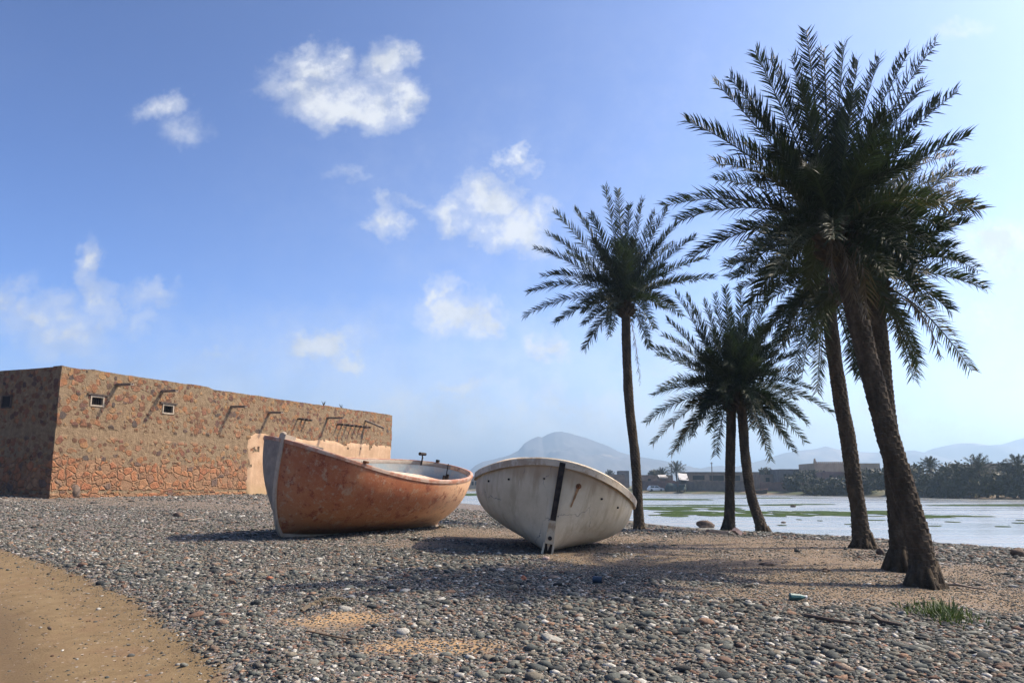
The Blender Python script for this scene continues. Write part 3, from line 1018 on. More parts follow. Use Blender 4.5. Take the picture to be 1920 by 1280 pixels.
def facade():
    xs = sorted(set([0.0, LEN] + [x for w in WIN for x in (w[0] - WW / 2, w[0] + WW / 2)] + list(np.arange(0.35, LEN, 0.35))))
    zs = sorted(set([0.0, HT] + [z for w in WIN for z in (w[1] - WH / 2, w[1] + WH / 2)] + list(np.arange(0.3, HT - .1, 0.3))))
    mb = MB()
    idx = {}
    V = []

    def vid(i, j):
        if (i, j) not in idx:
            x, z = xs[i], zs[j]
            y = 0.0
            fixed = any(abs(x - w[0]) < WW / 2 + 0.02 and abs(z - w[1]) < WH / 2 + 0.02 for w in WIN)
            if not fixed:
                y = 0.05 * float(fbm(np.array([x * 0.8]), np.array([z * 0.8]), 5, 3)[0])
                if 0 < i < len(xs) - 1 and 0 < j < len(zs) - 1:
                    y += 0.02 * float(fbm(np.array([x * 3]), np.array([z * 3]), 8, 2)[0])
            zz = z
            if j == len(zs) - 1:
                zz = z + 0.10 * float(fbm(np.array([x * 1.4]), np.array([0.0]), 15, 4)[0]) - (0.10 if x > STEP else 0.0)
            xx = x
            if i == len(xs) - 1:
                xx = x + 0.30 * float(fbm(np.array([z * 2.2]), np.array([0.0]), 44, 3)[0]) + (0.12 if z > HT * 0.55 else -0.05)
            if i == 0:
                xx = x + 0.08 * float(fbm(np.array([z * 2.2]), np.array([0.0]), 49, 3)[0])
            idx[(i, j)] = len(V)
            V.append((xx, y, zz))
        return idx[(i, j)]

    F = []
    for i in range(len(xs) - 1):
        for j in range(len(zs) - 1):
            cx, cz = (xs[i] + xs[i + 1]) / 2, (zs[j] + zs[j + 1]) / 2
            if any(abs(cx - w[0]) < WW / 2 and abs(cz - w[1]) < WH / 2 for w in WIN):
                continue
            F.append((vid(i, j), vid(i + 1, j), vid(i + 1, j + 1), vid(i, j + 1)))
    # coping thickness, roof behind, side walls
    nx, nz_ = len(xs), len(zs)
    top = [vid(i, nz_ - 1) for i in range(nx)]
    D = 14.0
    k = len(V)
    for i in range(nx):
        x, y, z = V[top[i]]
        V.append((x, 0.5, z + 0.02 * math.sin(x * 3)))
    for i in range(nx):
        x, y, z = V[top[i]]
        V.append((x, 0.5, HT - 0.7))
    for i in range(nx):
        V.append((V[top[i]][0], D - 0.5, HT - 0.75))
    for i in range(nx - 1):
        F.append((top[i], top[i + 1], k + i + 1, k + i))
        F.append((k + i, k + i + 1, k + nx + i + 1, k + nx + i))
        F.append((k + nx + i, k + nx + i + 1, k + 2 * nx + i + 1, k + 2 * nx + i))
    mb.add(V, F)
    # end walls (left one is seen in shade) with a grid so that the edge is shared
    for i_end, dirn in ((0, 1), (nx - 1, -1)):
        ys = [0.0] + list(np.arange(0.5, D, 0.75)) + [D]
        G = []
        for jy, yy in enumerate(ys):
            for jz in range(nz_):
                x, y, z = V[vid(i_end, jz)]
                if jy == 0:
                    G.append((x, y, z))
                else:
                    G.append((x + 0.04 * float(fbm(np.array([yy]), np.array([z]), 66, 3)[0]), yy, (z if jz < nz_ - 1 else HT - 0.02 + 0.09 * float(fbm(np.array([yy * 1.2]), np.array([2.0]), 16, 3)[0])) - (0.1 if i_end else 0) * (jz == nz_ - 1)))
        fs = []
        for a in range(len(ys) - 1):
            for c in range(nz_ - 1):
                q = (a * nz_ + c, a * nz_ + c + 1, (a + 1) * nz_ + c + 1, (a + 1) * nz_ + c)
                fs.append(q if dirn > 0 else q[::-1])
        mb.add(G, fs)
    # inner parapet on the end walls and the back wall
    mb.box((0.28, D / 2, HT - 0.36), (0.4, D - 1.1, 0.66))
    mb.box((LEN / 2, D - 0.25, HT / 2 - 0.05), (LEN - 0.3, 0.5, HT - 0.1))
    return mb


facade().build('wall', M_RUBBLE, bld, rel=False)

# plaster on the far half of the facade
p0 = wall_hit(466, 811)
p1 = wall_hit(728, 836)


def plaster():
    n = 80
    m_ = 24
    V = []
    for i in range(n + 1):
        t = i / n
        x = p0[0] + (LEN - 0.02 - p0[0]) * t
        topz = p0[1] + (p1[1] - p0[1]) * t + 0.34 * float(fbm(np.array([x * 0.9]), np.array([1.0]), 70, 5)[0])
        if i < 3:
            topz -= 0.10 * (3 - i)
        for j in range(m_ + 1):
            s = j / m_
            z = topz * s
            xx = x
            if i == 0:
                xx = x + 0.9 * float(fbm(np.array([z * 1.5]), np.array([4.0]), 71, 4)[0])
            yy = -0.035 + 0.03 * float(fbm(np.array([x]), np.array([z]), 72, 3)[0])
            if i in (0,) or j == m_:
                yy = 0.02
            V.append((xx, yy, z))
    F = []
    for f in grid_faces(n + 1, m_ + 1):
        i, j = divmod(f[0], m_ + 1)
        edge = max(0.0, (j / m_ - 0.72) / 0.28, (4 - i) / 4.0)
        cx, _, cz = V[f[0]]
        hole = float(fbm(np.array([cx * 2.6]), np.array([cz * 2.6]), 73, 4)[0])
        if hole > 0.32 - 0.19 * edge:
            continue
        F.append(f)
    return MB().add(V, F)


plaster().build('plaster', M_PLASTER, bld, rel=False, smooth_=True)

for (t, z) in WIN:
    mb = MB()
    for (a, b_, c, d) in ((t - WW / 2, z - WH / 2, t - WW / 2, z + WH / 2), (t + WW / 2, z - WH / 2, t + WW / 2, z + WH / 2)):
        mb.box((a + (0.03 if a < t else -0.03), 0.05, z), (0.06, 0.16, WH))
    mb.box((t, 0.05, z + WH / 2 - 0.03), (WW - 0.12, 0.15, 0.06))
    mb.box((t, 0.05, z - WH / 2 + 0.03), (WW - 0.12, 0.17, 0.06))
    w = thing_w = mb.build('window', M_FRAME, bld, rel=False)
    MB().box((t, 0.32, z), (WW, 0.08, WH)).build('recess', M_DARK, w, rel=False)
    bb = MB()
    for k in range(5):
        bb.tube([(t - WW / 2 + 0.06 + (WW - 0.12) * (k + .5) / 5, 0.06, z - WH / 2 + 0.05), (t - WW / 2 + 0.06 + (WW - 0.12) * (k + .5) / 5, 0.06, z + WH / 2 - 0.05)], 0.012, 6)
    bb.build('bars', M_IRON, w, rel=False)
    MB().box((t, -0.02, z + WH / 2 + 0.05), (WW + 0.3, 0.10, 0.06)).build('lintel', M_DWOOD, w, rel=False)

# window on the shaded end wall
u_, w_ = ray(15, 753)
dd = (WC.x * WD.x + WC.y * WD.y) / (u_ * WD.x + WD.y)
pw = Vector((u_ * dd, dd, CAM_Z + w_ * dd))
yw = -(pw - WC).dot(WN)
zw = pw.z - BASE_Z
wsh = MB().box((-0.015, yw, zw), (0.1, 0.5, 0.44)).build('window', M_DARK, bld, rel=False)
fr = MB()
for s_ in (-1, 1):
    fr.box((-0.05, yw + s_ * 0.27, zw), (0.07, 0.05, 0.50))
    fr.box((-0.05, yw, zw + s_ * 0.235), (0.065, 0.49, 0.045))
fr.build('frame', M_DWOOD, wsh, rel=False)

# wooden waterspouts and beam ends
SP = [((218, 722), 0.95), ((303, 734), 0.95), ((434, 763), 0.9), ((504, 774), 0.9), ((614, 784), 1.1)]
for (px, py), L in SP:
    t, z = wall_hit(px, py)
    mb = MB()
    rt = Euler((R(2), 0, R(random.uniform(-6, 2)))).to_matrix()
    mb.box(Vector((t, -L / 2 + 0.05, z - 0.02)), (0.15, L + 0.1, 0.045), rt)
    mb.box(Vector((t - 0.06, -L / 2 + 0.05, z + 0.028)), (0.03, L + 0.1, 0.05), rt)
    mb.box(Vector((t + 0.06, -L / 2 + 0.05, z + 0.028)), (0.03, L + 0.1, 0.05), rt)
    mb.build('waterspout', M_WOOD, bld, rel=False)
t, z = wall_hit(686, 793)
MB().tube([(t - .1, 0.1, z + 0.2), (t + 0.25, -1.15, z - 0.32)], [0.07, 0.06], 8).build('waterspout', M_WOOD, bld, rel=False)
for px, py in [(558, 785), (566, 786), (573, 787), (633, 795), (641, 796), (650, 797), (659, 798), (667, 799), (675, 800), (683, 801)]:
    t, z = wall_hit(px, py)
    L = random.uniform(0.42, 0.55)
    mb = MB()
    mb.tube([(t, 0.1, z), (t + random.uniform(-.03, .03), -L, z - random.uniform(0.0, 0.04))], [0.055, 0.05], 8)
    mb.build('beam_end', M_DWOOD, bld, rel=False)


# ================================================================== BOATS
def hull_surface(L, B, sheer, pe_b, pk_b, pe_s, pk_s, D, foot, sfoot, ns=64, nq=22, dB=0.0, dZ=0.0, rocker=0.06, qlo=0.0, aexp=0.75, bexp=0.8, vee=1.0, trimq=1.0, veepow=4.0):
    P = np.zeros((ns, 2 * nq - 1, 3))
    ss = 0.5 - 0.5 * np.cos(np.linspace(0, math.pi, ns))
    for i, s in enumerate(ss):
        e = 2 * s - 1
        if e >= 0:
            hb = max(0.0, 1 - abs(e) ** pe_b) ** pk_b
        else:
            hb = max(0.0, 1 - abs(e) ** pe_s) ** pk_s
        b = B / 2 * hb
        zs = sheer(s)
        zb = rocker * abs(e) ** 3
        wv = vee * abs(e) ** veepow
        for j in range(2 * nq - 1):
            q = abs(j - (nq - 1)) / (nq - 1)
            q = qlo + (trimq - qlo) * q
            ph = q * math.pi / 2
            yy = math.sin(ph) ** aexp
            zz = (1 - D) * (1 - max(0.0, math.cos(ph)) ** bexp) + D * yy
            yv, zv = q ** 0.85, q
            yy = yy * (1 - wv) + yv * wv
            zz = zz * (1 - wv) + zv * wv
            z = zb + (zs - zb) * zz
            qq = zz
            if e >= 0:
                x = e * (L / 2 - foot * (1 - qq) ** 3 * e)
            else:
                x = e * (L / 2 - sfoot * (1 - qq) ** 2 * abs(e))
            yw_ = max(0.0, b - dB) if b > dB else 0.0
            sg = 1 if j > nq - 1 else -1
            P[i, j] = (x * (1 - dB / (L / 2)), sg * yw_ * yy if j != nq - 1 else 0, z + dZ)
    return P


def rim_loop(P, nq):
    """sheer line, port side bow to stern then starboard stern to bow"""
    a = [Vector(p) for p in P[:, -1]]
    b = [Vector(p) for p in P[:, 0]]
    return a, b


def rim_mesh(P, out=0.05, hgt=0.1, inn=0.05, up=0.03):
    a, b = rim_loop(P, 0)
    loop = a + b[::-1][1:-1]
    n = len(loop)
    V = []
    for i, p in enumerate(loop):
        t = loop[(i + 1) % n] - loop[(i - 1) % n]
        t.z = 0
        t.normalize()
        o = Vector((-t.y, t.x, 0))
        if i == 0 or i == len(a) - 1:
            o = Vector((1 if p.x > 0 else -1, 0, 0))
        else:
            c = Vector((p.x * 0.3, p.y, 0))
            if o.dot(c) < 0:
                o = -o
        V += [p + o * out + Vector((0, 0, up - hgt)), p + o * out * 1.15 + Vector((0, 0, up - 0.02)), p + o * (out * 0.8) + Vector((0, 0, up)), p - o * inn + Vector((0, 0, up)), p - o * inn + Vector((0, 0, up - hgt * 0.8))]
    F = []
    for i in range(n):
        for k in range(5):
            a0 = i * 5 + k
            b0 = i * 5 + (k + 1) % 5
            c0 = ((i + 1) % n) * 5 + (k + 1) % 5
            d0 = ((i + 1) % n) * 5 + k
            F.append((a0, b0, c0, d0))
    return V, F


def hull_mb(kw, sheer, thick=0.05):
    Po = hull_surface(sheer=sheer, **kw)
    kw2 = dict(kw)
    Pi = hull_surface(sheer=lambda s: sheer(s) - 0.002, dB=thick, dZ=0.0, **kw2)
    # inner skin lifted off the keel
    zmin = Pi[..., 2].min()
    for i in range(Pi.shape[0]):
        top = Pi[i, 0, 2]
        Pi[i, :, 2] = top - (top - Pi[i, :, 2]) * (1 - thick * 1.2 / max(0.2, top - Pi[i, :, 2].min()))
    ns, nj = Po.shape[:2]
    mb = MB()
    mb.add(Po.reshape(-1, 3), grid_faces(ns, nj))
    k = len(mb.V)
    mb.V.extend([tuple(p) for p in Pi.reshape(-1, 3)])
    for f in grid_faces(ns, nj):
        mb.F.append(tuple(i + k for i in f[::-1]))
    for i in range(ns - 1):
        mb.F.append((i * nj, k + i * nj, k + (i + 1) * nj, (i + 1) * nj))
        a = i * nj + nj - 1
        mb.F.append((a, a + nj, k + a + nj, k + a))
    return mb, Po, Pi


def matrix_for(loc, yaw, heel, trim):
    return Euler((heel, trim, yaw), 'XYZ')


# ---------------- orange boat: bow at the left, leaning to the camera
OB = dict(L=6.236, B=2.795, pe_b=4.686, pk_b=0.517, pe_s=3.276, pk_s=0.462, D=0.351, foot=0.434, sfoot=0.226, rocker=0.05, veepow=9.0)
ob_sheer = lambda s: 1.481 + 0.480 * max(0.0, (s - 0.4187) / 0.5813) ** 1.713 + 0.150 * max(0, (0.35 - s) / 0.35) ** 1.5
ob = thing('orange_boat', 'faded orange boat with raised bow and grey stem, leaning over on the gravel', 'boat', (0, 0, 0), 'old boats pulled up on the beach')
ob.location = (-3.385, 18.864, 0.282)
ob.rotation_mode = 'XYZ'
yaw = -2.0812
# local x to the bow; local +y is its left hand side = the side that faces the camera
HEEL_O, TRIM_O = -0.2014, -0.0119
ob.rotation_euler = (HEEL_O, TRIM_O, yaw)
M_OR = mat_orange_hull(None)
hm, Po, Pi = hull_mb(OB, ob_sheer)
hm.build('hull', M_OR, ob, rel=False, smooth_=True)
M_ORIM = mat_rim('orange_boat_rail', (0.37, 0.17, 0.105), (0.48, 0.38, 0.30), 0.7)
M_OIN = mat_rim('boat_inside_paint', (0.30, 0.36, 0.37), (0.45, 0.40, 0.34), 0.4)
V, F = rim_mesh(Po, 0.018, 0.075, 0.05, 0.015)
build('gunwale', V, F, M_ORIM, ob, rel=False)
Pin = hull_surface(sheer=lambda s: ob_sheer(s) - 0.10, dB=0.075, **OB)
for i in range(Pin.shape[0]):
    Pin[i, :, 2] += 0.07 * (1 - (Pin[i, :, 2] - Pin[i, :, 2].min()) / max(0.2, (Pin[i, :, 2].max() - Pin[i, :, 2].min())))
build('inner_planking', Pin.reshape(-1, 3), [f[::-1] for f in grid_faces(*Pin.shape[:2])], M_OIN, ob, rel=False, smooth_=True)
M_THW = mat_rim('bench_paint', (0.50, 0.44, 0.36), (0.40, 0.20, 0.11), 0.8)


def inside_width(P, x, z):
    """half breadth of the boat at station x and height z"""
    i = int(np.argmin(np.abs(P[:, -1, 0] - x)))
    zz = P[i, P.shape[1] // 2:, 2]
    yy = P[i, P.shape[1] // 2:, 1]
    return float(np.interp(z, zz, yy))


w0, w1 = inside_width(Po, -1.5, 1.33) - 0.10, inside_width(Po, -2.7, 1.33) - 0.10
MB().add([(-1.45, -w0, 1.25), (-1.45, w0, 1.25), (-2.1, (w0 + w1) / 2 + .1, 1.25), (-2.7, w1, 1.25), (-2.7, -w1, 1.25), (-2.1, -(w0 + w1) / 2 - .1, 1.25),
          (-1.45, -w0, 1.20), (-1.45, w0, 1.20), (-2.1, (w0 + w1) / 2 + .1, 1.20), (-2.7, w1, 1.20), (-2.7, -w1, 1.20), (-2.1, -(w0 + w1) / 2 - .1, 1.20)],
         [(0, 1, 2, 3, 4, 5), (11, 10, 9, 8, 7, 6)] + [(i, 6 + i, 6 + (i + 1) % 6, (i + 1) % 6) for i in range(6)]).build('stern_deck', M_THW, ob, rel=False)
for x0 in (-0.6, 0.35, 1.3):
    z0 = 1.30
    w = max(0.1, inside_width(Po, x0, z0) - 0.10)
    MB().box((x0, 0, z0), (0.34, 2 * w, 0.05)).build('thwart', M_THW, ob, rel=False)
mb = MB()
for x0 in np.arange(-1.8, 1.9, 0.6):
    w = max(0.05, inside_width(Po, x0, 0.28) - 0.12)
    mb.box((x0, 0, 0.28), (0.58, 2 * w, 0.03))
mb.build('floor_boards', M_WOOD, ob, rel=False)
# stem post
mb = MB()
st = [Vector(Po[-1, j]) for j in range(Po.shape[1] // 2, Po.shape[1])]
keel = [Vector(Po[i, Po.shape[1] // 2]) for i in range(Po.shape[0])]
kpath = [keel[i] for i in range(4, len(keel) - 1, 4)]


def bar_along(path, half_w, depth, outward):
    mb = MB()
    V = []
    for i, p in enumerate(path):
        t = (path[min(i + 1, len(path) - 1)] - path[max(i - 1, 0)]).normalized()
        o = Vector((t.z, 0, -t.x)) * outward
        V += [p + o * depth + Vector((0, half_w, 0)), p + o * depth - Vector((0, half_w, 0)), p - o * depth - Vector((0, half_w, 0)), p - o * depth + Vector((0, half_w, 0))]
    F = []
    for i in range(len(path) - 1):
        for k in range(4):
            F.append((i * 4 + k, i * 4 + (k + 1) % 4, (i + 1) * 4 + (k + 1) % 4, (i + 1) * 4 + k))
    F.append((0, 3, 2, 1))
    e = (len(path) - 1) * 4
    F.append((e, e + 1, e + 2, e + 3))
    return mb.add(V, F)


M_STEM = mat_rim('stem_paint', (0.40, 0.33, 0.25), (0.26, 0.20, 0.145), 0.5)
top = st[-1] + Vector((0.02, 0, 0.14))
bar_along(keel[::5] + st[1:] + [top], 0.04, 0.035, 1).build('stem', M_STEM, ob, rel=False)
# stem head block and breasthook
mb = MB()
mb.box(st[-1] + Vector((-0.10, 0, 0.045)), (0.30, 0.16, 0.10), Euler((0, R(-8), 0)).to_matrix())
mb.add([st[-1] + Vector((0.0, 0.03, 0.02)), st[-1] + Vector((0, -0.03, 0.02)), st[-1] + Vector((-0.75, -0.40, -0.06)), st[-1] + Vector((-0.75, 0.40, -0.06)),
        st[-1] + Vector((0.0, 0.03, -0.03)), st[-1] + Vector((0, -0.03, -0.03)), st[-1] + Vector((-0.75, -0.40, -0.11)), st[-1] + Vector((-0.75, 0.40, -0.11))],
       [(0, 3, 2, 1), (4, 5, 6, 7), (0, 1, 5, 4), (1, 2, 6, 5), (2, 3, 7, 6), (3, 0, 4, 7)])
mb.build('stem_head', M_STEM, ob, rel=False)
# rail cleats, rowlock and lifting hook
for i in (46,):
    p = Vector(Po[i, -1])
    MB().box(p + Vector((0, 0.02, 0.045)), (0.08, 0.09, 0.05)).build('cleat', M_RUST, ob, rel=False)
p = Vector((-2.05, 0.55, 1.30))
mb = MB()
mb.tube([p, p + Vector((0, 0, 0.46))], 0.014, 6)
mb.box(p + Vector((-0.03, 0.03, 0.10)), (0.05, 0.05, 0.20))
mb.box(p + Vector((0.04, -0.03, 0.08)), (0.05, 0.05, 0.16))
mb.box(p + Vector((0, 0, 0.02)), (0.16, 0.14, 0.04))
mb.build('mooring_pin', M_IRON, ob, rel=False)
i = int(np.argmin(np.abs(Po[:, 0, 0] + 2.75)))
p = Vector(Po[i, 0])
mb = MB()
mb.tube([p + Vector((0, 0.10, -0.35)), p + Vector((0, 0.10, 0.12)), p + Vector((0.02, 0.07, 0.19))], 0.022, 6)
mb.tube([p + Vector((-0.12, 0.09, 0.2)), p + Vector((0.12, 0.07, 0.2))], [0.04, 0.045], 8)
mb.build('lifting_hook', M_IRON, ob, rel=False)
for i in (5,):
    p = Vector(Po[i, 0])
    MB().box(p + Vector((0, 0.03, 0.05)), (0.07, 0.08, 0.08)).build('cleat', M_IRON, ob, rel=False)

# ---------------- white boat: end on to the camera, leaning to the right
WB = dict(L=4.806, B=3.025, pe_b=2.238, pk_b=0.5155, pe_s=3.81, pk_s=0.4265, D=0.357, foot=0.088, sfoot=0.635, rocker=0.05, aexp=0.519, bexp=0.621, veepow=6.64)
wb_sheer = lambda s: 1.051 + 0.5226 * max(0.0, (s - 0.378) / 0.622) ** 2.3625 + 0.596 * max(0, (0.35 - s) / 0.35) ** 1.5
wbt = thing('white_boat', 'peeling white double ended boat with a black iron strip down its near end', 'boat', (0, 0, 0), 'old boats pulled up on the beach')
wbt.location = (0.637, 15.811, 0.215)
HEEL_W, TRIM_W = 0.1797, 0.0118
wbt.rotation_euler = (-HEEL_W, TRIM_W, -1.6006)
M_WH = mat_white_hull()
hm, Pw, _ = hull_mb(WB, wb_sheer)
hm.build('hull', M_WH, wbt, rel=False, smooth_=True)
M_WRIM = mat_rim('white_boat_rail', (0.54, 0.46, 0.34), (0.30, 0.19, 0.11), 0.6)
V, F = rim_mesh(Pw, 0.055, 0.13, 0.06, 0.03)
build('gunwale', V, F, M_WRIM, wbt, rel=False, smooth_=False)
for x0 in (-1.2, 0.0, 1.2):
    w = max(0.1, inside_width(Pw, x0, 0.9) - 0.07)
    MB().box((x0, 0, 0.9), (0.3, 2 * w, 0.05)).build('thwart', M_THW, wbt, rel=False)
stw = [Vector(Pw[-1, j]) for j in range(Pw.shape[1] // 2, Pw.shape[1])]
zs_ = [p.z for p in stw]


def stem_x(z):
    return float(np.interp(z, zs_, [p.x for p in stw]))


ztop = stw[-1].z


def stem_bar(z0, z1, hw0, hw1, pr, n=8):
    V = []
    for k in range(n):
        z = z0 + (z1 - z0) * k / (n - 1)
        hw = hw0 + (hw1 - hw0) * k / (n - 1)
        x = stem_x(z)
        V += [(x + pr, hw, z), (x + pr, -hw, z), (x - 0.25, -hw, z), (x - 0.25, hw, z)]
    F = []
    for i in range(n - 1):
        for k in range(4):
            F.append((i * 4 + k, i * 4 + (k + 1) % 4, (i + 1) * 4 + (k + 1) % 4, (i + 1) * 4 + k))
    F.append((0, 3, 2, 1))
    e = (n - 1) * 4
    F.append((e, e + 1, e + 2, e + 3))
    return MB().add(V, F)


M_WPOST = mat_rim('white_post_paint', (0.48, 0.41, 0.29), (0.28, 0.18, 0.09), 0.75)
post = stem_bar(0.22, 0.60, 0.075, 0.055, 0.05)
post.build('stem_post', M_WPOST, wbt, rel=False)
stem_bar(0.60, ztop - 0.02, 0.046, 0.05, 0.062).build('iron_strip', M_IRON, wbt, rel=False)
xf = stem_x(0.1)
mb = MB()
for s_ in (-1, 1):
    mb.add([(xf + 0.06, s_ * 0.092, 0.22), (xf + 0.06, s_ * 0.06, 0.22), (xf + 0.06, s_ * 0.075, -0.12), (xf + 0.06, s_ * 0.102, -0.12),
            (xf - 0.22, s_ * 0.092, 0.22), (xf - 0.22, s_ * 0.06, 0.22), (xf - 0.22, s_ * 0.075, -0.12), (xf - 0.22, s_ * 0.102, -0.12)],
           [(0, 1, 2, 3), (7, 6, 5, 4), (0, 4, 5, 1), (1, 5, 6, 2), (2, 6, 7, 3), (3, 7, 4, 0)])
mb.build('rudder_cheeks', M_WPOST, wbt, rel=False)
MB().box((xf - 0.10, 0, 0.04), (0.2, 0.12, 0.34)).build('rudder_slot', M_IRON, wbt, rel=False)
MB().tube([(stem_x(.3) + 0.035, 0, 0.31), (stem_x(.3) + 0.075, 0, 0.31)], 0.035, 14).build('gudgeon', M_IRON, wbt, rel=False)


def hull_pt(P, x, z, side):
    nq = P.shape[1] // 2
    i = int(np.argmin(np.abs(P[:, -1, 0] - x)))
    zz = P[i, nq:, 2]
    return Vector((float(np.interp(z, zz, P[i, nq:, 0])), side * float(np.interp(z, zz, P[i, nq:, 1])), z))


def hull_side(P, y, z):
    """point and outward normal of the bow half at half breadth y and height z"""
    nq = P.shape[1] // 2
    best = None
    for i in range(P.shape[0] // 2, P.shape[0]):
        zz = P[i, nq:, 2]
        if z > zz[-1] or z < zz[0]:
            continue
        yy = float(np.interp(z, zz, P[i, nq:, 1]))
        xx = float(np.interp(z, zz, P[i, nq:, 0]))
        if best is None or abs(yy - abs(y)) < best[0]:
            best = (abs(yy - abs(y)), xx, yy, i)
    _, xx, yy, i = best
    j = max(i - 1, 0)
    zz = P[j, nq:, 2]
    dx = xx - float(np.interp(z, zz, P[j, nq:, 0]))
    dy = yy - float(np.interp(z, zz, P[j, nq:, 1]))
    sg = 1 if y > 0 else -1
    n = Vector((-dy, sg * dx, 0))
    if n.x < 0:
        n = -n
    n.normalize()
    return Vector((xx, sg * yy, z)), n


# ring bolt with a rusty run below it (on the right hand side seen from the camera)
pb, nb = hull_side(Pw, 0.31, 1.22)
MB().tube([pb - nb * 0.03, pb + nb * 0.02], 0.045, 14).tube([pb + nb * 0.0, pb + nb * 0.05], [0.03, 0.02], 10).build('ring_bolt', M_RUST, wbt, rel=False)
mb = MB()
Vs = []
for k in range(9):
    z = 1.20 - 0.34 * k / 8
    w = 0.026 * (1 - 0.5 * k / 8) * (0.8 + 0.4 * random.random())
    p, n_ = hull_side(Pw, 0.31 - 0.005 * k, z)
    tang = Vector((-n_.y, n_.x, 0))
    Vs += [p + n_ * 0.012 - tang * w, p + n_ * 0.014 + tang * w]
mb.add(Vs, grid_faces(9, 2))
mb.build('rust_run', mat_simple('rust_stain', (0.30, 0.17, 0.08), 0.9, 0.35, 12, 0.2), wbt, rel=False)
for y, z in ((-1.22, 1.02), (-0.82, 1.12), (-0.26, 1.24), (0.74, 1.08), (1.06, 0.98)):
    p, n_ = hull_side(Pw, y, z)
    MB().tube([p - n_ * 0.02, p + n_ * 0.022], [0.022, 0.016], 8).build('bolt', M_IRON, wbt, rel=False)


# ================================================================== PALMS
def bez(p0, p1, p2, t):
    return p0 * (1 - t) ** 2 + p1 * (2 * t * (1 - t)) + p2 * t * t


class Crown:
    def __init__(s):
        s.V = []
        s.F = []
        s.R = []

    def tri(s, pts, rv):
        k = len(s.V)
        s.V.extend(pts)
        s.F.append(tuple(range(k, k + len(pts))))
        s.R.extend([rv] * len(pts))

    def frond(s, base, ctrl, tip, r, nleaf=104, leaf=0.30, wid=0.0185, bare=0.13, dry=False, thin=1.0, old=0.0):
        n = nleaf
        L = (tip - base).length
        rv0 = r.uniform(0.0, 0.72) if not dry else r.uniform(0, 0.8)
        if old:
            rv0 = 0.98 if r.random() < old else rv0
        # rachis
        pts = [bez(base, ctrl, tip, i / 12) for i in range(13)]
        for i in range(12):
            t0 = i / 12
            w0 = 0.026 * (1 - t0) + 0.004
            w1 = 0.026 * (1 - (i + 1) / 12) + 0.004
            d = (pts[i + 1] - pts[i]).normalized()
            sd = d.cross(Vector((0, 0, 1)))
            if sd.length < 0.05:
                sd = Vector((1, 0, 0))
            sd.normalize()
            up = sd.cross(d).normalized()
            k = len(s.V)
            s.V += [pts[i] - sd * w0, pts[i] + sd * w0, pts[i] + up * w0 * .8, pts[i + 1] - sd * w1, pts[i + 1] + sd * w1, pts[i + 1] + up * w1 * .8]
            s.F += [(k, k + 1, k + 4, k + 3), (k + 1, k + 2, k + 5, k + 4), (k + 2, k, k + 3, k + 5)]
            s.R += [0.72 if not dry else 0.5] * 6
        roll = r.uniform(-0.5, 0.5)
        for i in range(n):
            t = bare + (1 - bare) * (i + 0.5) / n
            p = bez(base, ctrl, tip, t)
            d = (bez(base, ctrl, tip, min(1, t + 0.02)) - bez(base, ctrl, tip, t - 0.02)).normalized()
            sd = d.cross(Vector((0, 0, 1)))
            if sd.length < 0.08:
                sd = d.cross(Vector((0, 1, 0)))
            sd.normalize()
            up = sd.cross(d).normalized()
            c_, s_ = math.cos(roll), math.sin(roll)
            sd, up = sd * c_ + up * s_, up * c_ - sd * s_
            prof = min(1.0, 0.45 + 2.4 * (t - bare)) * (1.0 - 0.45 * max(0, (t - 0.55) / 0.45) ** 1.5)
            for sg in (-1, 1):
                if r.random() > thin:
                    continue
                ll = leaf * prof * r.uniform(0.75, 1.15)
                fw = 0.62 + 0.7 * t + r.uniform(-0.2, 0.25)
                lift = math.radians(r.choice((-18, 12, 38, 62)) + r.uniform(-12, 12)) if not dry else math.radians(r.uniform(-50, 20))
                dv = (sd * (sg * math.cos(lift)) + d * fw + up * math.sin(lift)).normalized()
                e = p + dv * ll + Vector((0, 0, -ll * (0.10 + (0.25 if dry else 0.0)) * r.random()))
                wv = (d - dv * d.dot(dv))
                if wv.length < 1e-3:
                    continue
                wv = wv.normalized() * wid * r.uniform(0.7, 1.2)
                m_ = p + dv * ll * 0.45 + up * 0.02
                rv = min(0.99, max(0, rv0 + r.uniform(-0.25, 0.25)))
                s.tri([p - wv * 0.3, p + wv * 0.3, m_ + wv * 0.55, m_ - wv * 0.5], rv)
                s.tri([m_ - wv * 0.5, m_ + wv * 0.55, e], rv)


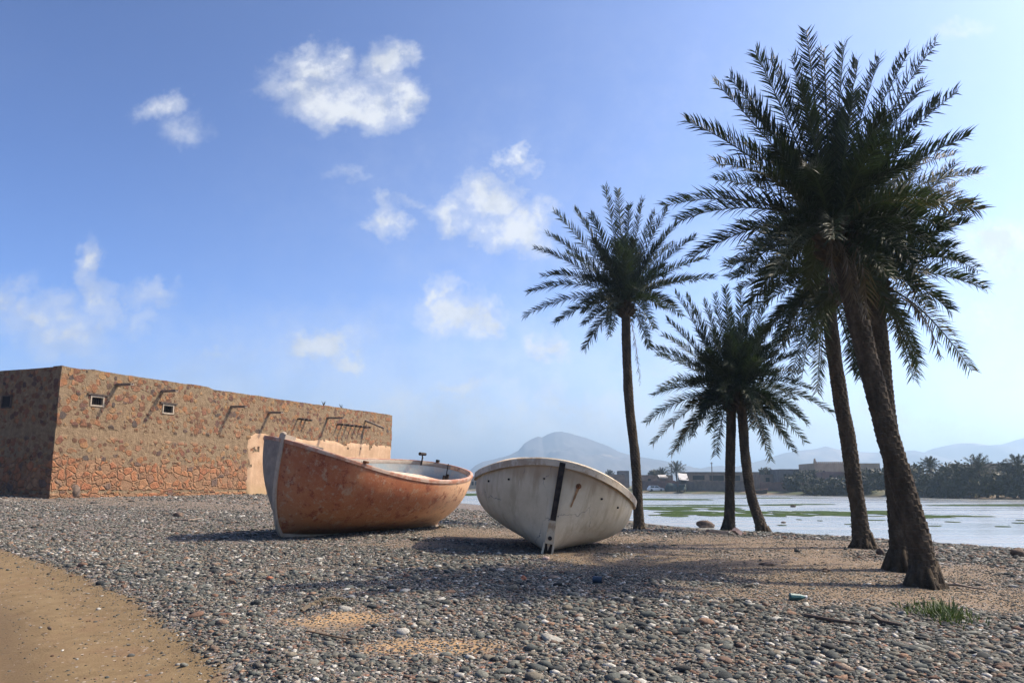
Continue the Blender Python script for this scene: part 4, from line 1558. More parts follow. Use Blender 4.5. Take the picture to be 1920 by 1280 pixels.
def palm_trunk(path, radii, seed, flare=1.95, nseg=330, nr=30, top_boots=0.5):
    """leaning trunk covered with the stubs of old leaf bases"""
    r = random.Random(seed)
    P = [Vector(p) for p in path]
    # catmull-rom through the points
    ext = [P[0] * 2 - P[1]] + P + [P[-1] * 2 - P[-2]]
    cum = [0]
    for i in range(1, len(P)):
        cum.append(cum[-1] + (P[i] - P[i - 1]).length)
    tot = cum[-1]
    V = []
    ka, ma = np.meshgrid(np.arange(nseg + 1), np.arange(nr), indexing='ij')
    NZ = fbm(np.abs(2 * ma / nr - 1) * 5 + seed, ka / nseg * tot * 2.2, seed, 3)
    for k in range(nseg + 1):
        d = tot * k / nseg
        i = max(0, min(len(P) - 2, int(np.searchsorted(cum, d, 'right') - 1)))
        t = (d - cum[i]) / (cum[i + 1] - cum[i])
        p0, p1, p2, p3 = ext[i], ext[i + 1], ext[i + 2], ext[i + 3]
        pt = 0.5 * ((2 * p1) + (p2 - p0) * t + (2 * p0 - 5 * p1 + 4 * p2 - p3) * t * t + (3 * p1 - p0 - 3 * p2 + p3) * t ** 3)
        tg = (p2 - p0) * (1 - t) + (p3 - p1) * t
        tg.normalize()
        a = Vector((0, 1, 0))
        u = tg.cross(a).normalized()
        w = u.cross(tg).normalized()
        rad = np.interp(d / tot, [0, 0.5, 1], radii)
        rad *= 1 + (flare - 1) * math.exp(-d / 0.20)
        hh = d
        for m_ in range(nr):
            ang = 2 * math.pi * m_ / nr
            # diamond scales: two families of spirals
            row = hh / 0.075
            ph = ang / (2 * math.pi) * 9
            ri = math.floor(row)
            fr = row - ri
            cell = (ph + 0.5 * (ri % 2)) % 1.0
            sc = (0.4 + 0.6 * fr) * (1 - abs(2 * cell - 1) ** 2)
            nz_ = NZ[k, m_]
            rr = rad * (0.97 + 0.15 * sc + 0.30 * nz_)
            if d < 0.35:
                rr *= 1 + 0.28 * (1 - d / 0.35) * math.sin(ang * 5 + seed) * 0.7
            V.append(pt + u * rr * math.cos(ang) + w * rr * math.sin(ang))
    F = []
    for k in range(nseg):
        for m_ in range(nr):
            a = k * nr + m_
            b = k * nr + (m_ + 1) % nr
            F.append((a, b, b + nr, a + nr))
    F.append(tuple(range(nseg * nr, nseg * nr + nr)))
    return MB().add(V, F)


def boots(center, axis_, rad, seed, hgt=0.5, n=46):
    """stubs of cut leaf stalks below the crown"""
    r = random.Random(seed)
    mb = MB()
    ax = axis_.normalized()
    u = ax.cross(Vector((0, 1, 0))).normalized()
    w = u.cross(ax).normalized()
    for i in range(n):
        f = i / n
        ang = i * 2.399
        rd = rad * (0.75 + 0.55 * math.sin(math.pi * min(1, f * 0.9 + 0.12)))
        o = u * math.cos(ang) + w * math.sin(ang)
        p = center + ax * (hgt * (f - 1.0)) + o * rd * 0.5
        q = center + ax * (hgt * (f - 1.0) + r.uniform(0.06, 0.16)) + o * (rd * r.uniform(1.05, 1.5))
        mb.tube([p, (p + q) / 2, q], [0.065, 0.055, 0.028], 5)
    return mb


def palm(name, label, trunk_px, Y, width, tips, Lf, seed, nfill=24, dropped=(), crown_up=0.0, group='date palms by the boats', fill_lo=-0.35, leaf=0.36, wid=0.0185):
    r = random.Random(seed)
    bottom = trunk_px[0]
    base = at(bottom[0], bottom[1], Y)
    pts = [at(px, py, Y) for px, py in trunk_px]
    pts[0].z -= 0.12
    root = thing(name, label, 'palm tree', base, group)
    palm_trunk(pts, (width * 0.46, width * 0.43, width * 0.42), seed).build('trunk', M_TRUNK, root, smooth_=False)
    topp = pts[-1]
    ax = (pts[-1] - pts[-2]).normalized()
    rt_ = MB()
    for k in range(26):
        a_ = k * 2.399
        q0 = base + Vector((math.cos(a_) * width * .40, math.sin(a_) * width * .40, r.uniform(.10, .30)))
        e_ = width * r.uniform(.5, 0.98)
        q1 = base + Vector((math.cos(a_) * e_, math.sin(a_) * e_, 0))
        q1.z = h1(q1.x, q1.y) - .03
        rt_.tube([q0, (q0 + q1) / 2 + Vector((0, 0, -.02)), q1], [.05, .045, .02], 6)
    rt_.build('roots', M_TRUNK, root, smooth_=True)
    boots(topp, ax, width * 0.62, seed, 0.55).build('leaf_bases', M_TRUNK, root)
    c = Crown()
    for tp in tips:
        px, py = tp[0], tp[1]
        # how far towards or away from the camera the frond points
        flat = at(px, py, Y)
        dvec = flat - topp
        l2 = dvec.x ** 2 + dvec.z ** 2
        Lx = Lf * r.uniform(0.96, 1.05)
        if len(tp) > 2:
            dy = tp[2]
        else:
            miss = max(0.0, Lx * Lx - l2)
            dy = math.sqrt(miss) * r.choice((-1, 1)) * r.uniform(0.35, 0.8)
        tip = at(px, py, Y + dy)
        b0 = topp + Vector((r.uniform(-.05, .05), r.uniform(-.05, .05), r.uniform(-0.18, 0.05)))
        d = tip - b0
        horiz = math.hypot(d.x, d.y)
        arc = 0.11 * horiz + 0.05 * d.length * (1 if d.z > 0.25 * d.length else 2.6)
        ctrl = b0 + d * 0.48 + Vector((0, 0, arc))
        c.frond(b0, ctrl, tip, r, leaf=leaf, wid=wid, old=0.22 if d.z < 0 else 0.0)
    for i in range(nfill):
        az = i * 2.399 + r.uniform(-.3, .3)
        f = (i + 0.5) / nfill
        el = R(82) * (1 - f) + R(-28) * f + fill_lo * 0
        el += r.uniform(-.12, .12)
        Lx = Lf * r.uniform(0.66, 0.84)
        d = Vector((math.cos(az) * math.cos(el), math.sin(az) * math.cos(el), math.sin(el))) * Lx
        if el < R(60):      # the outline fronds are placed above
            d.x *= 0.55
        if d.y < 0:
            d.y *= 0.8
        b0 = topp + Vector((math.cos(az) * .08, math.sin(az) * .08, r.uniform(-0.2, 0.05)))
        tip = b0 + d
        horiz = math.hypot(d.x, d.y)
        ctrl = b0 + d * 0.48 + Vector((0, 0, 0.22 * horiz + 0.05 * Lx))
        tip.z -= 0.08 * horiz
        c.frond(b0, ctrl, tip, r, leaf=leaf, wid=wid)
    o = build('crown', c.V, c.F, M_LEAF, root)
    setrnd(o, c.R)
    if dropped:
        c2 = Crown()
        for (px0, py0), (px, py), off in dropped:
            b0 = at(px0, py0, Y - off)
            tip = at(px, py, Y - off)
            d = tip - b0
            ctrl = b0 + d * 0.35 + Vector((0.12, -0.1, 0.18))
            c2.frond(b0, ctrl, tip, r, nleaf=40, leaf=0.28, wid=0.02, dry=True, thin=0.75)
        o = build('dead_frond', c2.V, c2.F, M_DRY, root)
        setrnd(o, c2.R)
    return root


def z2(o, sc, pts):
    return [(o[0] + p[0] / sc, o[1] + p[1] / sc) + tuple(p[2:]) for p in pts]


P1T = z2((1200, 40), 2.783, [(245, 520), (385, 315), (470, 300), (600, 160), (680, 200), (790, 190), (868, 50), (960, 150), (1065, 130), (1140, 210), (1250, 195), (1400, 170), (1545, 115), (1480, 330), (1655, 372), (1560, 420), (1715, 600), (1640, 700), (1765, 795), (1770, 985), (1590, 1070),
                             (395, 830), (400, 745), (540, 640), (130, 965), (210, 1040), (280, 1230), (480, 1290), (560, 1270), (700, 1330), (880, 1400), (1290, 1330), (1380, 1240), (1200, 1400), (1500, 1150)])
palm('date_palm', 'tall date palm with the biggest crown, leaning left over the nearest trunk base', [(1735, 1096), (1726, 1031), (1705, 955), (1684, 880), (1664, 815), (1643, 740), (1621, 650), (1597, 555), (1578, 475), (1562, 425)], 10.6, 0.31, P1T, 2.55, 3, nfill=32,
     dropped=[((1556, 440), (1600, 560), .30), ((1590, 450), (1625, 590), .25), ((1545, 430), (1555, 545), .35)])
P2T = z2((1440, 400), 3.555, [(1400, 385), (1440, 505), (1355, 1045), (1005, 1000), (990, 1060), (970, 1105), (1190, 105), (1330, 60), (1290, -120), (1370, -60), (1250, -180), (1250, -330), (900, -200), (1000, -300), (620, 1090), (560, 1040), (330, 650)])
palm('date_palm', 'date palm standing just behind the nearest trunk, its fronds drooping far right', [(1690, 1066), (1686, 1000), (1681, 930), (1671, 840), (1660, 755), (1650, 655), (1640, 575), (1632, 515)], 12.2, 0.30, P2T, 2.75, 5, nfill=24, dropped=[((1668, 440), (1722, 545), .2), ((1690, 560), (1764, 668), .1)])
P3T = z2((1440, 400), 3.555, [(330, 1185), (150, 1110), (225, 1100), (20, 1000), (-60, 860), (-130, 690), (-200, 520), (-260, 430), (-290, 330), (100, 900), (600, 1100), (640, 960), (700, 880), (-100, 200), (-200, 60), (200, -100), (500, -60), (700, 100)])
palm('date_palm', 'date palm with a drooping crown, third trunk from the right edge', [(1620, 1026), (1613, 985), (1605, 930), (1590, 825), (1577, 755), (1563, 655), (1555, 585), (1550, 530)], 15.8, 0.32, P3T, 3.0, 8, nfill=26, dropped=[((1536, 560), (1534, 733), .3)])
P4T = z2((1200, 520), 3.37, [(40, 915), (85, 1050), (200, 1115), (235, 1085), (480, 1120), (335, 1005), (90, 745), (130, 700), (70, 440), (110, 490), (150, 370), (170, 270), (220, 100), (290, 120), (400, 150), (470, 110), (540, 60)])
palm('date_palm', 'straight low date palm of the close pair, the one nearer the boats', [(1366, 994), (1368, 960), (1368, 930), (1369, 880), (1370, 830), (1371, 780), (1371, 738)], 24.5, 0.32, P4T, 2.95, 12, leaf=0.42, wid=0.024, nfill=28)
P5T = z2((1200, 520), 3.37, [(1205, 855), (1080, 710), (1050, 920), (1040, 1040), (970, 1100), (915, 1010), (820, 1150), (800, 1030), (980, 780), (1010, 860), (640, 60), (720, 90), (820, 100), (900, 200), (960, 330), (1000, 480), (1020, 600), (560, 200)])
palm('date_palm', 'low date palm of the close pair with a curved foot sweeping right', [(1432, 1000), (1423, 975), (1411, 939), (1403, 899), (1397, 850), (1394, 810), (1391, 770), (1389, 732)], 24.2, 0.32, P5T, 2.95, 14, leaf=0.42, wid=0.024, nfill=28)
P6T = z2((960, 320), 2.909, [(70, 795), (240, 830), (395, 838), (90, 665), (170, 575), (125, 425), (190, 345), (230, 225), (340, 210), (430, 240), (505, 90), (580, 105), (640, 190), (715, 160), (780, 230), (850, 210), (900, 290), (1000, 360), (1060, 480), (1100, 585), (1010, 600), (930, 795), (860, 620), (740, 745), (300, 450), (880, 400)])
palm('date_palm', 'slim solitary date palm rising right behind the white boat', [(1199, 998), (1197, 955), (1195, 910), (1189, 840), (1180, 760), (1176, 690), (1174, 620), (1173, 566)], 27.5, 0.355, P6T, 3.55, 17, leaf=0.48, wid=0.029, nfill=32,
     dropped=[((1178, 590), (1200, 720), .3)])


# ================================================================== FAR SHORE
def on_bank(px, py):
    return ground_px(px, py)


def far_at(px, depth_from_bank):
    """point on the far bank at a bearing, some metres behind the waterline"""
    u, w = ray(px, 910)
    Y = 60.0
    for _ in range(200):
        if Y > float(bank_y(u * Y)) + depth_from_bank:
            break
        Y += 1.5
    return Vector((u * Y, Y, h1(u * Y, Y)))


def leaf_cloud(c, rx, ry, rz, n, size, r, lumps=9):
    cr = Crown()
    cs = []
    for i in range(lumps):
        a = r.uniform(0, 6.28)
        f = r.uniform(0.1, 0.75)
        cs.append((c + Vector((math.cos(a) * rx * f, math.sin(a) * ry * f, rz * r.uniform(-0.55, 0.75))), r.uniform(0.35, 0.62)))
    for i in range(n):
        cc, k = cs[i % lumps]
        d = Vector((r.gauss(0, 1), r.gauss(0, 1), r.gauss(0, 1)))
        d.normalize()
        f = r.random() ** 0.35
        p = cc + Vector((d.x * rx * k * f, d.y * ry * k * f, d.z * rz * k * f))
        u = Vector((r.gauss(0, 1), r.gauss(0, 1), r.gauss(0, 1))).normalized()
        w = u.cross(d)
        if w.length < .05:
            continue
        w.normalize()
        s = size * r.uniform(0.6, 1.4)
        cr.tri([p - u * s, p + w * s * .5, p + u * s, p - w * s * .5], r.uniform(0, 0.85))
    return cr


def far_tree(label, px, back, top_px, wid_px, seed, low=0.15, group='trees along the far bank'):
    r = random.Random(seed)
    b = far_at(px, back)
    k = b.y / FPX
    top = CAM_Z + ray(px, top_px)[1] * b.y
    hgt = max(1.2, top - b.z)
    rx = wid_px / 2 * k
    root = thing('tree', label, 'tree', b, group)
    c = b + Vector((0, 0, hgt * (0.5 + low / 2)))
    cr = leaf_cloud(c, rx * 1.15, rx * 0.9, hgt * (0.5 - low / 2) * 1.3, 1500, 0.30, r, 16)
    o = build('crown', cr.V, cr.F, M_LEAF2, root)
    setrnd(o, cr.R)
    mb = MB()
    mb.tube([b - Vector((0, 0, .2)), b + Vector((0.1, 0, hgt * .3)), c], [0.22, 0.16, 0.07], 7)
    for i in range(4):
        a = i * 1.7 + seed
        mb.tube([b + Vector((0.1, 0, hgt * .3)), c + Vector((math.cos(a) * rx * .5, math.sin(a) * rx * .4, hgt * .1))], [0.09, 0.03], 5)
    mb.build('trunk', M_TRUNK, root)
    return root


def far_palm(label, px, back, top_px, spread_px, seed, group='small palms along the far bank'):
    r = random.Random(seed)
    b = far_at(px, back)
    k = b.y / FPX
    top = CAM_Z + ray(px, top_px)[1] * b.y
    Lf = spread_px / 2 * k
    cz = top - Lf * 0.85
    root = thing('small_palm', label, 'palm tree', b, group)
    tp = Vector((b.x, b.y, max(cz, b.z + 0.6)))
    MB().tube([b - Vector((0, 0, .2)), (b + tp) / 2 + Vector((0.1, 0, 0)), tp], [0.26, 0.2, 0.2], 9).build('trunk', M_TRUNK, root)
    c = Crown()
    for i in range(34):
        az = i * 2.399
        f = (i + .5) / 34
        el = R(80) * (1 - f) - R(30) * f
        d = Vector((math.cos(az) * math.cos(el), math.sin(az) * math.cos(el), math.sin(el))) * Lf * r.uniform(.85, 1.05)
        tip = tp + d
        c.frond(tp, tp + d * .5 + Vector((0, 0, .2 * Lf)), tip, r, nleaf=22, leaf=0.24 * Lf, wid=0.07, bare=.12)
    o = build('crown', c.V, c.F, M_LEAF2, root)
    setrnd(o, c.R)
    return root


def house(name, label, cat, px0, px1, top_px, back, mat, deep=6.0, openings=(), parapet=0.0, roofmat=None, group=None, merlons=0, turn=0.0):
    a = far_at(px0, back)
    b = far_at(px1, back)
    Y = max(a.y, b.y) if back > 0 else (a.y + b.y) / 2
    x0, x1 = ray(px0, 900)[0] * Y, ray(px1, 900)[0] * Y
    cx = (x0 + x1) / 2
    zb = min(h1(x0, Y), h1(x1, Y), h1(cx, Y)) - 0.3
    zt = CAM_Z + ray((px0 + px1) / 2, top_px)[1] * Y
    root = thing(name, label, cat, (cx, Y, zb), group, rot=(0, 0, turn))
    w = x1 - x0
    hgt = zt - zb
    mb = MB()
    # front wall built round the openings
    ops = sorted([((p0 - (px0 + px1) / 2) / FPX * Y, (p1 - (px0 + px1) / 2) / FPX * Y, CAM_Z + ray(p0, pb)[1] * Y - zb, CAM_Z + ray(p0, pt)[1] * Y - zb) for p0, p1, pt, pb in openings])
    th = 0.35
    xc = -w / 2
    for (o0, o1, ob_, ot) in ops:
        if o0 > xc:
            mb.box(((xc + o0) / 2, th / 2, hgt / 2), (o0 - xc, th, hgt))
        mb.box(((o0 + o1) / 2, th / 2, ob_ / 2), (o1 - o0, th, ob_))
        mb.box(((o0 + o1) / 2, th / 2, (ot + hgt) / 2), (o1 - o0, th, hgt - ot))
        xc = o1
    mb.box(((xc + w / 2) / 2, th / 2, hgt / 2), (w / 2 - xc, th, hgt))
    mb.box((-w / 2 + th / 2, deep / 2 + th / 2, hgt / 2 - 0.02), (th, deep - th, hgt - 0.04))
    mb.box((w / 2 - th / 2, deep / 2 + th / 2, hgt / 2 - 0.02), (th, deep - th, hgt - 0.04))
    mb.box((0, deep - th / 2 + 0.4, hgt / 2 - 0.05), (w - 0.1, th, hgt - 0.1))
    for k in range(merlons):
        xx = -w / 2 + (k + .5) * w / merlons
        mb.box((xx, th / 2, hgt + 0.16), (w / merlons * 0.55, th * .9, 0.32))
    if merlons:
        mb.box((-w / 2 + .35, .35, hgt + 0.5), (0.5, 0.5, 1.0), None, 0.5)
    mb.build('wall', mat, root, rel=False)
    MB().box((0, deep / 2 + 0.05, hgt - 0.12 + parapet), (w - 0.1 + (0.5 if parapet else 0), deep - (0.3 if not parapet else -0.5), 0.2)).build('roof', roofmat or mat, root, rel=False)
    for (o0, o1, ob_, ot) in ops:
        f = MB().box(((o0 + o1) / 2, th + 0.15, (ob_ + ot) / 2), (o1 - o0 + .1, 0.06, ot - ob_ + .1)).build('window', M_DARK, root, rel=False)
        MB().box(((o0 + o1) / 2, 0.02, ob_ - 0.05), (o1 - o0 + .1, 0.12, 0.08)).build('sill', mat, f, rel=False)
    return root


M_MUD = mat_simple('mud_brick_wall', (0.19, 0.13, 0.088), 0.92, 0.25, 0.8, 0.3)
M_MUDR = mat_simple('reddish_wall', (0.165, 0.085, 0.06), 0.92, 0.25, 0.8, 0.3)
M_GREY = mat_simple('grey_block_wall', (0.13, 0.12, 0.11), 0.92, 0.25, 0.8, 0.3)
M_CREAM = mat_simple('cream_plaster_wall', (0.36, 0.27, 0.18), 0.9, 0.15, 0.8, 0.2)
M_PINK = mat_simple('pinkish_plaster_wall', (0.27, 0.16, 0.125), 0.9, 0.2, 0.8, 0.2)
M_WHITE = mat_simple('white_paint', (0.75, 0.74, 0.72), 0.5, 0.05, 2, 0.05)
M_SHEET = mat_simple('pale_sheet_metal', (0.45, 0.43, 0.40), 0.6, 0.15, 2, 0.05)
M_GLASS = mat_simple('dark_glass', (0.02, 0.025, 0.03), 0.15, 0.1, 2, 0.0, 0, 0.6)
M_RUBBER = mat_simple('black_rubber', (0.015, 0.015, 0.015), 0.8, 0.2, 8)
M_TARP = mat_simple('dark_green_canvas', (0.03, 0.045, 0.04), 0.85, 0.3, 2, 0.3)

house('house', 'cream two window house seen in the gap between the two boats', 'house', 868, 902, 893, 14, M_CREAM, 6, [(884, 888, 902, 909), (891, 895, 902, 909)])
house('house', 'brown house with a raised block, behind the slim palm beside the white boat', 'house', 1140, 1172, 889, 26, M_MUD, 7, [(1150, 1155, 896, 903)])
house('house', 'narrow dark tower block beside the slim palm trunk', 'house', 1161, 1180, 882, 34, M_GREY, 5, [(1166, 1170, 888, 894)])
house('house', 'brown low house left of the small far palm', 'house', 1204, 1262, 890, 24, M_MUD, 6, [(1215, 1221, 897, 905), (1240, 1246, 897, 905)])
house('long_building', 'long low brown building with wide dark openings and an overhanging flat roof', 'building', 1284, 1432, 886, 20, M_MUD, 8, [(1300, 1322, 891, 899), (1331, 1358, 891, 901), (1378, 1388, 891, 901), (1410, 1426, 891, 899)], parapet=0.25, roofmat=M_GREY)
house('house', 'low brown house with a pale ledge right of the leaning palm of the pair', 'house', 1426, 1468, 889, 26, M_MUD, 6, [(1436, 1444, 895, 903)])
house('house', 'grey block house with a raised corner at the middle of the far village', 'house', 1462, 1522, 879, 26, M_GREY, 8, [(1470, 1476, 888, 897), (1496, 1502, 888, 897)])
house('fort_house', 'tall sandy house with a crenellated parapet and corner horn', 'house', 1528, 1588, 868, 30, M_CREAM, 9, [(1544, 1549, 882, 892)], merlons=16)
house('house', 'pinkish house in front of the crenellated one', 'house', 1545, 1600, 884, 22, M_PINK, 5, [(1556, 1562, 891, 900)])
house('house', 'sandy house between the two right hand palm trunks, with a step in its roof', 'house', 1612, 1652, 868, 26, M_CREAM, 7, [(1628, 1634, 880, 890)])
house('house', 'beige house showing over the trees near the right edge', 'house', 1852, 1898, 868, 22, M_CREAM, 7, [(1862, 1866, 876, 884)])


def boundary_wall(label, px0, px1, top_px, back, mat):
    a = far_at(px0, back)
    b = far_at(px1, back)
    V = []
    n = 24
    ctr = (a + b) / 2
    for i in range(n + 1):
        p = a.lerp(b, i / n)
        z0 = h1(p.x, p.y) - 0.3
        z1 = CAM_Z + ray(px0 + (px1 - px0) * i / n, top_px)[1] * p.y + 0.12 * math.sin(i * 2.1)
        V += [(p.x, p.y, z0), (p.x, p.y, z1), (p.x, p.y + .3, z1), (p.x, p.y + .3, z0)]
    F = []
    for i in range(n):
        for k in range(3):
            F.append((i * 4 + k, (i + 1) * 4 + k, (i + 1) * 4 + k + 1, i * 4 + k + 1))
    F += [(0, 1, 2, 3), (n * 4 + 3, n * 4 + 2, n * 4 + 1, n * 4)]
    build('boundary_wall', V, F, mat, loc=tuple(ctr), label=label, cat='wall', group='mud walls along the far bank')


boundary_wall('long reddish mud wall between the slim palm and the dark truck', 1185, 1272, 901, 16, M_MUDR)
boundary_wall('brown wall below the long building, between shed and palm pair', 1288, 1400, 901, 14, M_MUD)
boundary_wall('dark red wall right of the palm pair', 1425, 1560, 904, 18, M_MUDR)

# pole and mast
for label, px, topp_, back, rr in [('thin dark pole standing above the long low building', 1336, 866, 19, 0.10), ('thin pole beside the small palm on the far bank', 1260, 868, 28, 0.08), ('faint thin mast above the low house right of the palm pair', 1439, 876, 30, 0.05)]:
    b = far_at(px, back)
    zt = CAM_Z + ray(px, topp_)[1] * b.y
    root = thing('utility_pole', label, 'pole', b, 'poles in the far village')
    MB().tube([b - Vector((0, 0, .3)), Vector((b.x, b.y, zt))], [rr * 1.2, rr], 7).build('shaft', M_DWOOD, root)
    MB().box((b.x, b.y, zt - 0.3), (0.7, 0.1, 0.1)).build('crossarm', M_DWOOD, root)


def car(name, label, px, back, length, hgt, mat, heading=0.0, cat='car'):
    b = far_at(px, back)
    root = thing(name, label, cat, b, rot=(0, 0, heading))
    L, Hh, w = length, hgt, 1.7
    prof = [(-L / 2, 0.28), (-L / 2, 0.78), (-L * .46, Hh * .62), (-L * .36, Hh), (L * .08, Hh), (L * .24, Hh * .66), (L * .46, Hh * .56), (L / 2, 0.6), (L / 2, 0.28)]
    V = [(x, -w / 2, z) for x, z in prof] + [(x, w / 2, z) for x, z in prof]
    n = len(prof)
    F = [tuple(range(n - 1, -1, -1)), tuple(range(n, 2 * n))] + [(i, (i + 1) % n, n + (i + 1) % n, n + i) for i in range(n)]
    F = [tuple(reversed(f)) for f in F]
    MB().add(V, F).build('body', mat, root, rel=False)
    for s_ in (-1, 1):
        y = s_ * (w / 2 + 0.006)
        for xa, xb, xc, xd in ((-L * .33, -L * .11, -L * .12, -L * .37), (-L * .08, L * .06, L * .19, -L * .08)):
            MB().add([(xa, y, Hh * .92), (xb, y, Hh * .92), (xc, y, Hh * .66), (xd, y, Hh * .66)], [(0, 1, 2, 3) if s_ > 0 else (3, 2, 1, 0)]).build('window', M_GLASS, root, rel=False)
        for xx in (-L * .3, L * .3):
            MB().tube([(xx, s_ * (w / 2 - .16), .31), (xx, s_ * (w / 2 + .03), .31)], .31, 14).build('wheel', M_RUBBER, root, rel=False)
    return root


car('parked_car', 'small white car parked on the far bank by the slim palm', 1229, 9, 4.1, 1.45, M_WHITE, R(4))


def truck():
    b = far_at(1278, 7)
    root = thing('parked_truck', 'dark pickup truck with a pale roof sheet beside the far bank wall', 'truck', b, rot=(0, 0, R(70)))
    mb = MB()
    mb.box((1.2, 0, 1.05), (1.7, 1.8, 1.3), None, .82)
    mb.box((2.3, 0, .75), (1.0, 1.8, .65))
    mb.build('cab', M_TARP, root, rel=False)
    mb = MB()
    mb.box((-1.0, 0, .62), (2.7, 1.8, .12))
    for s_ in (-1, 1):
        mb.box((-1.0, s_ * .87, .95), (2.7, .06, .5))
    mb.box((-2.33, 0, .95), (.06, 1.68, .5))
    mb.build('cargo_bed', M_TARP, root, rel=False)
    MB().box((1.2, 0, 1.735), (1.45, 1.5, .06)).build('roof_panel', M_SHEET, root, rel=False)
    MB().box((1.98, 0, 1.35), (.03, 1.3, .45), Euler((0, R(-14), 0)).to_matrix()).build('windscreen', M_GLASS, root, rel=False)
    for xx in (-1.6, 2.1):
        for s_ in (-1, 1):
            MB().tube([(xx, s_ * .65, .36), (xx, s_ * .93, .36)], .36, 14).build('wheel', M_RUBBER, root, rel=False)
    return root


truck()
b = far_at(1281, 17)
sh = thing('shed', 'dark little shed with a tilted white sheet roof behind the truck', 'shed', b)
zt = CAM_Z + ray(1281, 896)[1] * b.y
mb = MB()
wsh_ = 1.9
mb.box((b.x - .9, b.y, (b.z + zt) / 2), (.15, 2.4, zt - b.z))
mb.box((b.x + .9, b.y, (b.z + zt) / 2), (.15, 2.4, zt - b.z))
mb.box((b.x, b.y + 1.1, (b.z + zt) / 2), (1.64, .15, zt - b.z))
mb.box((b.x, b.y - 1.05, b.z + (zt - b.z) * .3), (1.64, .12, (zt - b.z) * .6))
mb.build('wall', M_DWOOD, sh)
MB().box((b.x, b.y - .2, zt + .35), (2.3, 3.0, .06), Euler((R(34), R(5), 0)).to_matrix()).build('roof', M_SHEET, sh)
b = far_at(1243, 19)
zt = CAM_Z + ray(1243, 893)[1] * b.y
sh = thing('shed', 'low brown shed with a bright flat roof edge left of the truck', 'shed', b)
mb = MB()
mb.box((b.x, b.y, (b.z + zt) / 2), (2.0, 2.2, zt - b.z))
mb.build('wall', M_MUD, sh)
MB().box((b.x, b.y - .2, zt + .05), (2.3, 2.8, .09), Euler((R(16), 0, 0)).to_matrix()).build('roof', M_SHEET, sh)
# covered mound beside the truck
b = far_at(1259, 11)
V0, F0 = ico(3)
Vv = V0 * np.array([1.7, 1.3, 1.55]) * (1 + .12 * np.sin(V0[:, :1] * 4 + 1) * np.cos(V0[:, 2:] * 3)) + np.array([b.x, b.y, b.z + .55])
build('canvas_heap', Vv, [tuple(f) for f in F0], M_TARP, smooth_=True, loc=tuple(b), label='dark green covered heap between the white car and the truck', cat='covered heap')

# rowing boat drawn up on the far bank (dark, right of the palm pair)
b = far_at(1424, 2)
fbt = thing('rowing_boat', 'small dark boat on the far bank right of the palm pair', 'boat', b, rot=(0, 0, R(8)))
kw = dict(L=3.6, B=1.3, pe_b=2.4, pk_b=.8, pe_s=6, pk_s=.4, D=.2, foot=.3, sfoot=.2, ns=28, nq=10)
hm, Pf, _ = hull_mb(kw, lambda s: .75 + .35 * s ** 2)
hm.build('hull', M_IRON, fbt, rel=False, smooth_=True)
V, F = rim_mesh(Pf, .04, .09, .04, .02)
build('gunwale', V, F, M_MUDR, fbt, rel=False)
MB().box((0, 0, .55), (.25, 1.1, .05)).build('thwart', M_DWOOD, fbt, rel=False)

far_palm('small feathery palm rising behind the truck on the far bank', 1269, 22, 866, 44, 31)
far_palm('dark squat palm left of the feathery far palm', 1242, 24, 878, 30, 32)
far_palm('tiny palm crown peeping over the houses beside the white boat rim', 1143, 34, 882, 26, 33)
far_palm('slender far palm standing out of the trees right of the big trunks', 1747, 16, 858, 44, 34)
far_palm('broad bushy palm in the right hand far trees', 1838, 8, 856, 66, 35)
far_palm('dark palm cut by the right edge of the picture', 1912, 7, 854, 60, 36)
far_palm('low round palm between the slender one and the bushy one', 1795, 12, 870, 44, 37)
TREES = [('dark tree left of the crenellated house', 1512, 24, 883, 46, .1), ('bush below the pink house', 1540, 10, 900, 60, .05), ('round scrub tree behind the third palm trunk', 1585, 9, 896, 56, .05), ('dense dark tree between the two right trunks', 1625, 9, 884, 60, .05),
         ('dark tree just right of the nearest trunk', 1705, 10, 870, 62, .05), ('low olive bush under the slender far palm', 1738, 6, 890, 62, .02), ('greyish thicket tree under the round palm', 1775, 6, 886, 66, .02), ('dark broad tree under the bushy palm', 1815, 5, 884, 74, .02),
         ('bushy tree beneath the beige house', 1868, 6, 886, 70, .02), ('big dark tree at the right edge', 1915, 5, 878, 72, .02), ('thin scrub left of the pink house', 1490, 14, 896, 44, .02), ('small roof high tree above the low house', 1437, 34, 879, 26, .3),
         ('brush at the water edge below the crenellated house', 1560, 4, 908, 70, .02), ('brush at the water edge behind the big trunks', 1660, 5, 888, 66, .02), ('dark tree over the house roofs left of the pair', 1225, 34, 884, 30, .3)]
TREES += [('dark scrub filling the bank just right of the nearest trunk', 1690, 4, 892, 60, .0), ('scrub at the water edge under the slender far palm', 1752, 3, 899, 60, .0), ('scrub at the water edge under the round palm', 1795, 3, 897, 64, .0),
          ('scrub at the water edge under the beige house', 1850, 3, 897, 66, .0), ('scrub at the water edge at the right border', 1900, 3, 893, 66, .0), ('brush heap behind the third palm trunk at the water', 1605, 4, 899, 60, .0),
          ('tree between the slender palm and the nearest trunk', 1722, 14, 874, 56, .05), ('tree behind the round palm', 1790, 16, 874, 60, .05), ('tall tree behind the beige house', 1890, 20, 866, 60, .05), ('brush right of the red bank wall', 1530, 4, 911, 60, .0)]
for i, (lb, px, back, tpx, wpx, low) in enumerate(TREES):
    far_tree(lb, px, back, tpx, wpx, 50 + i, low)


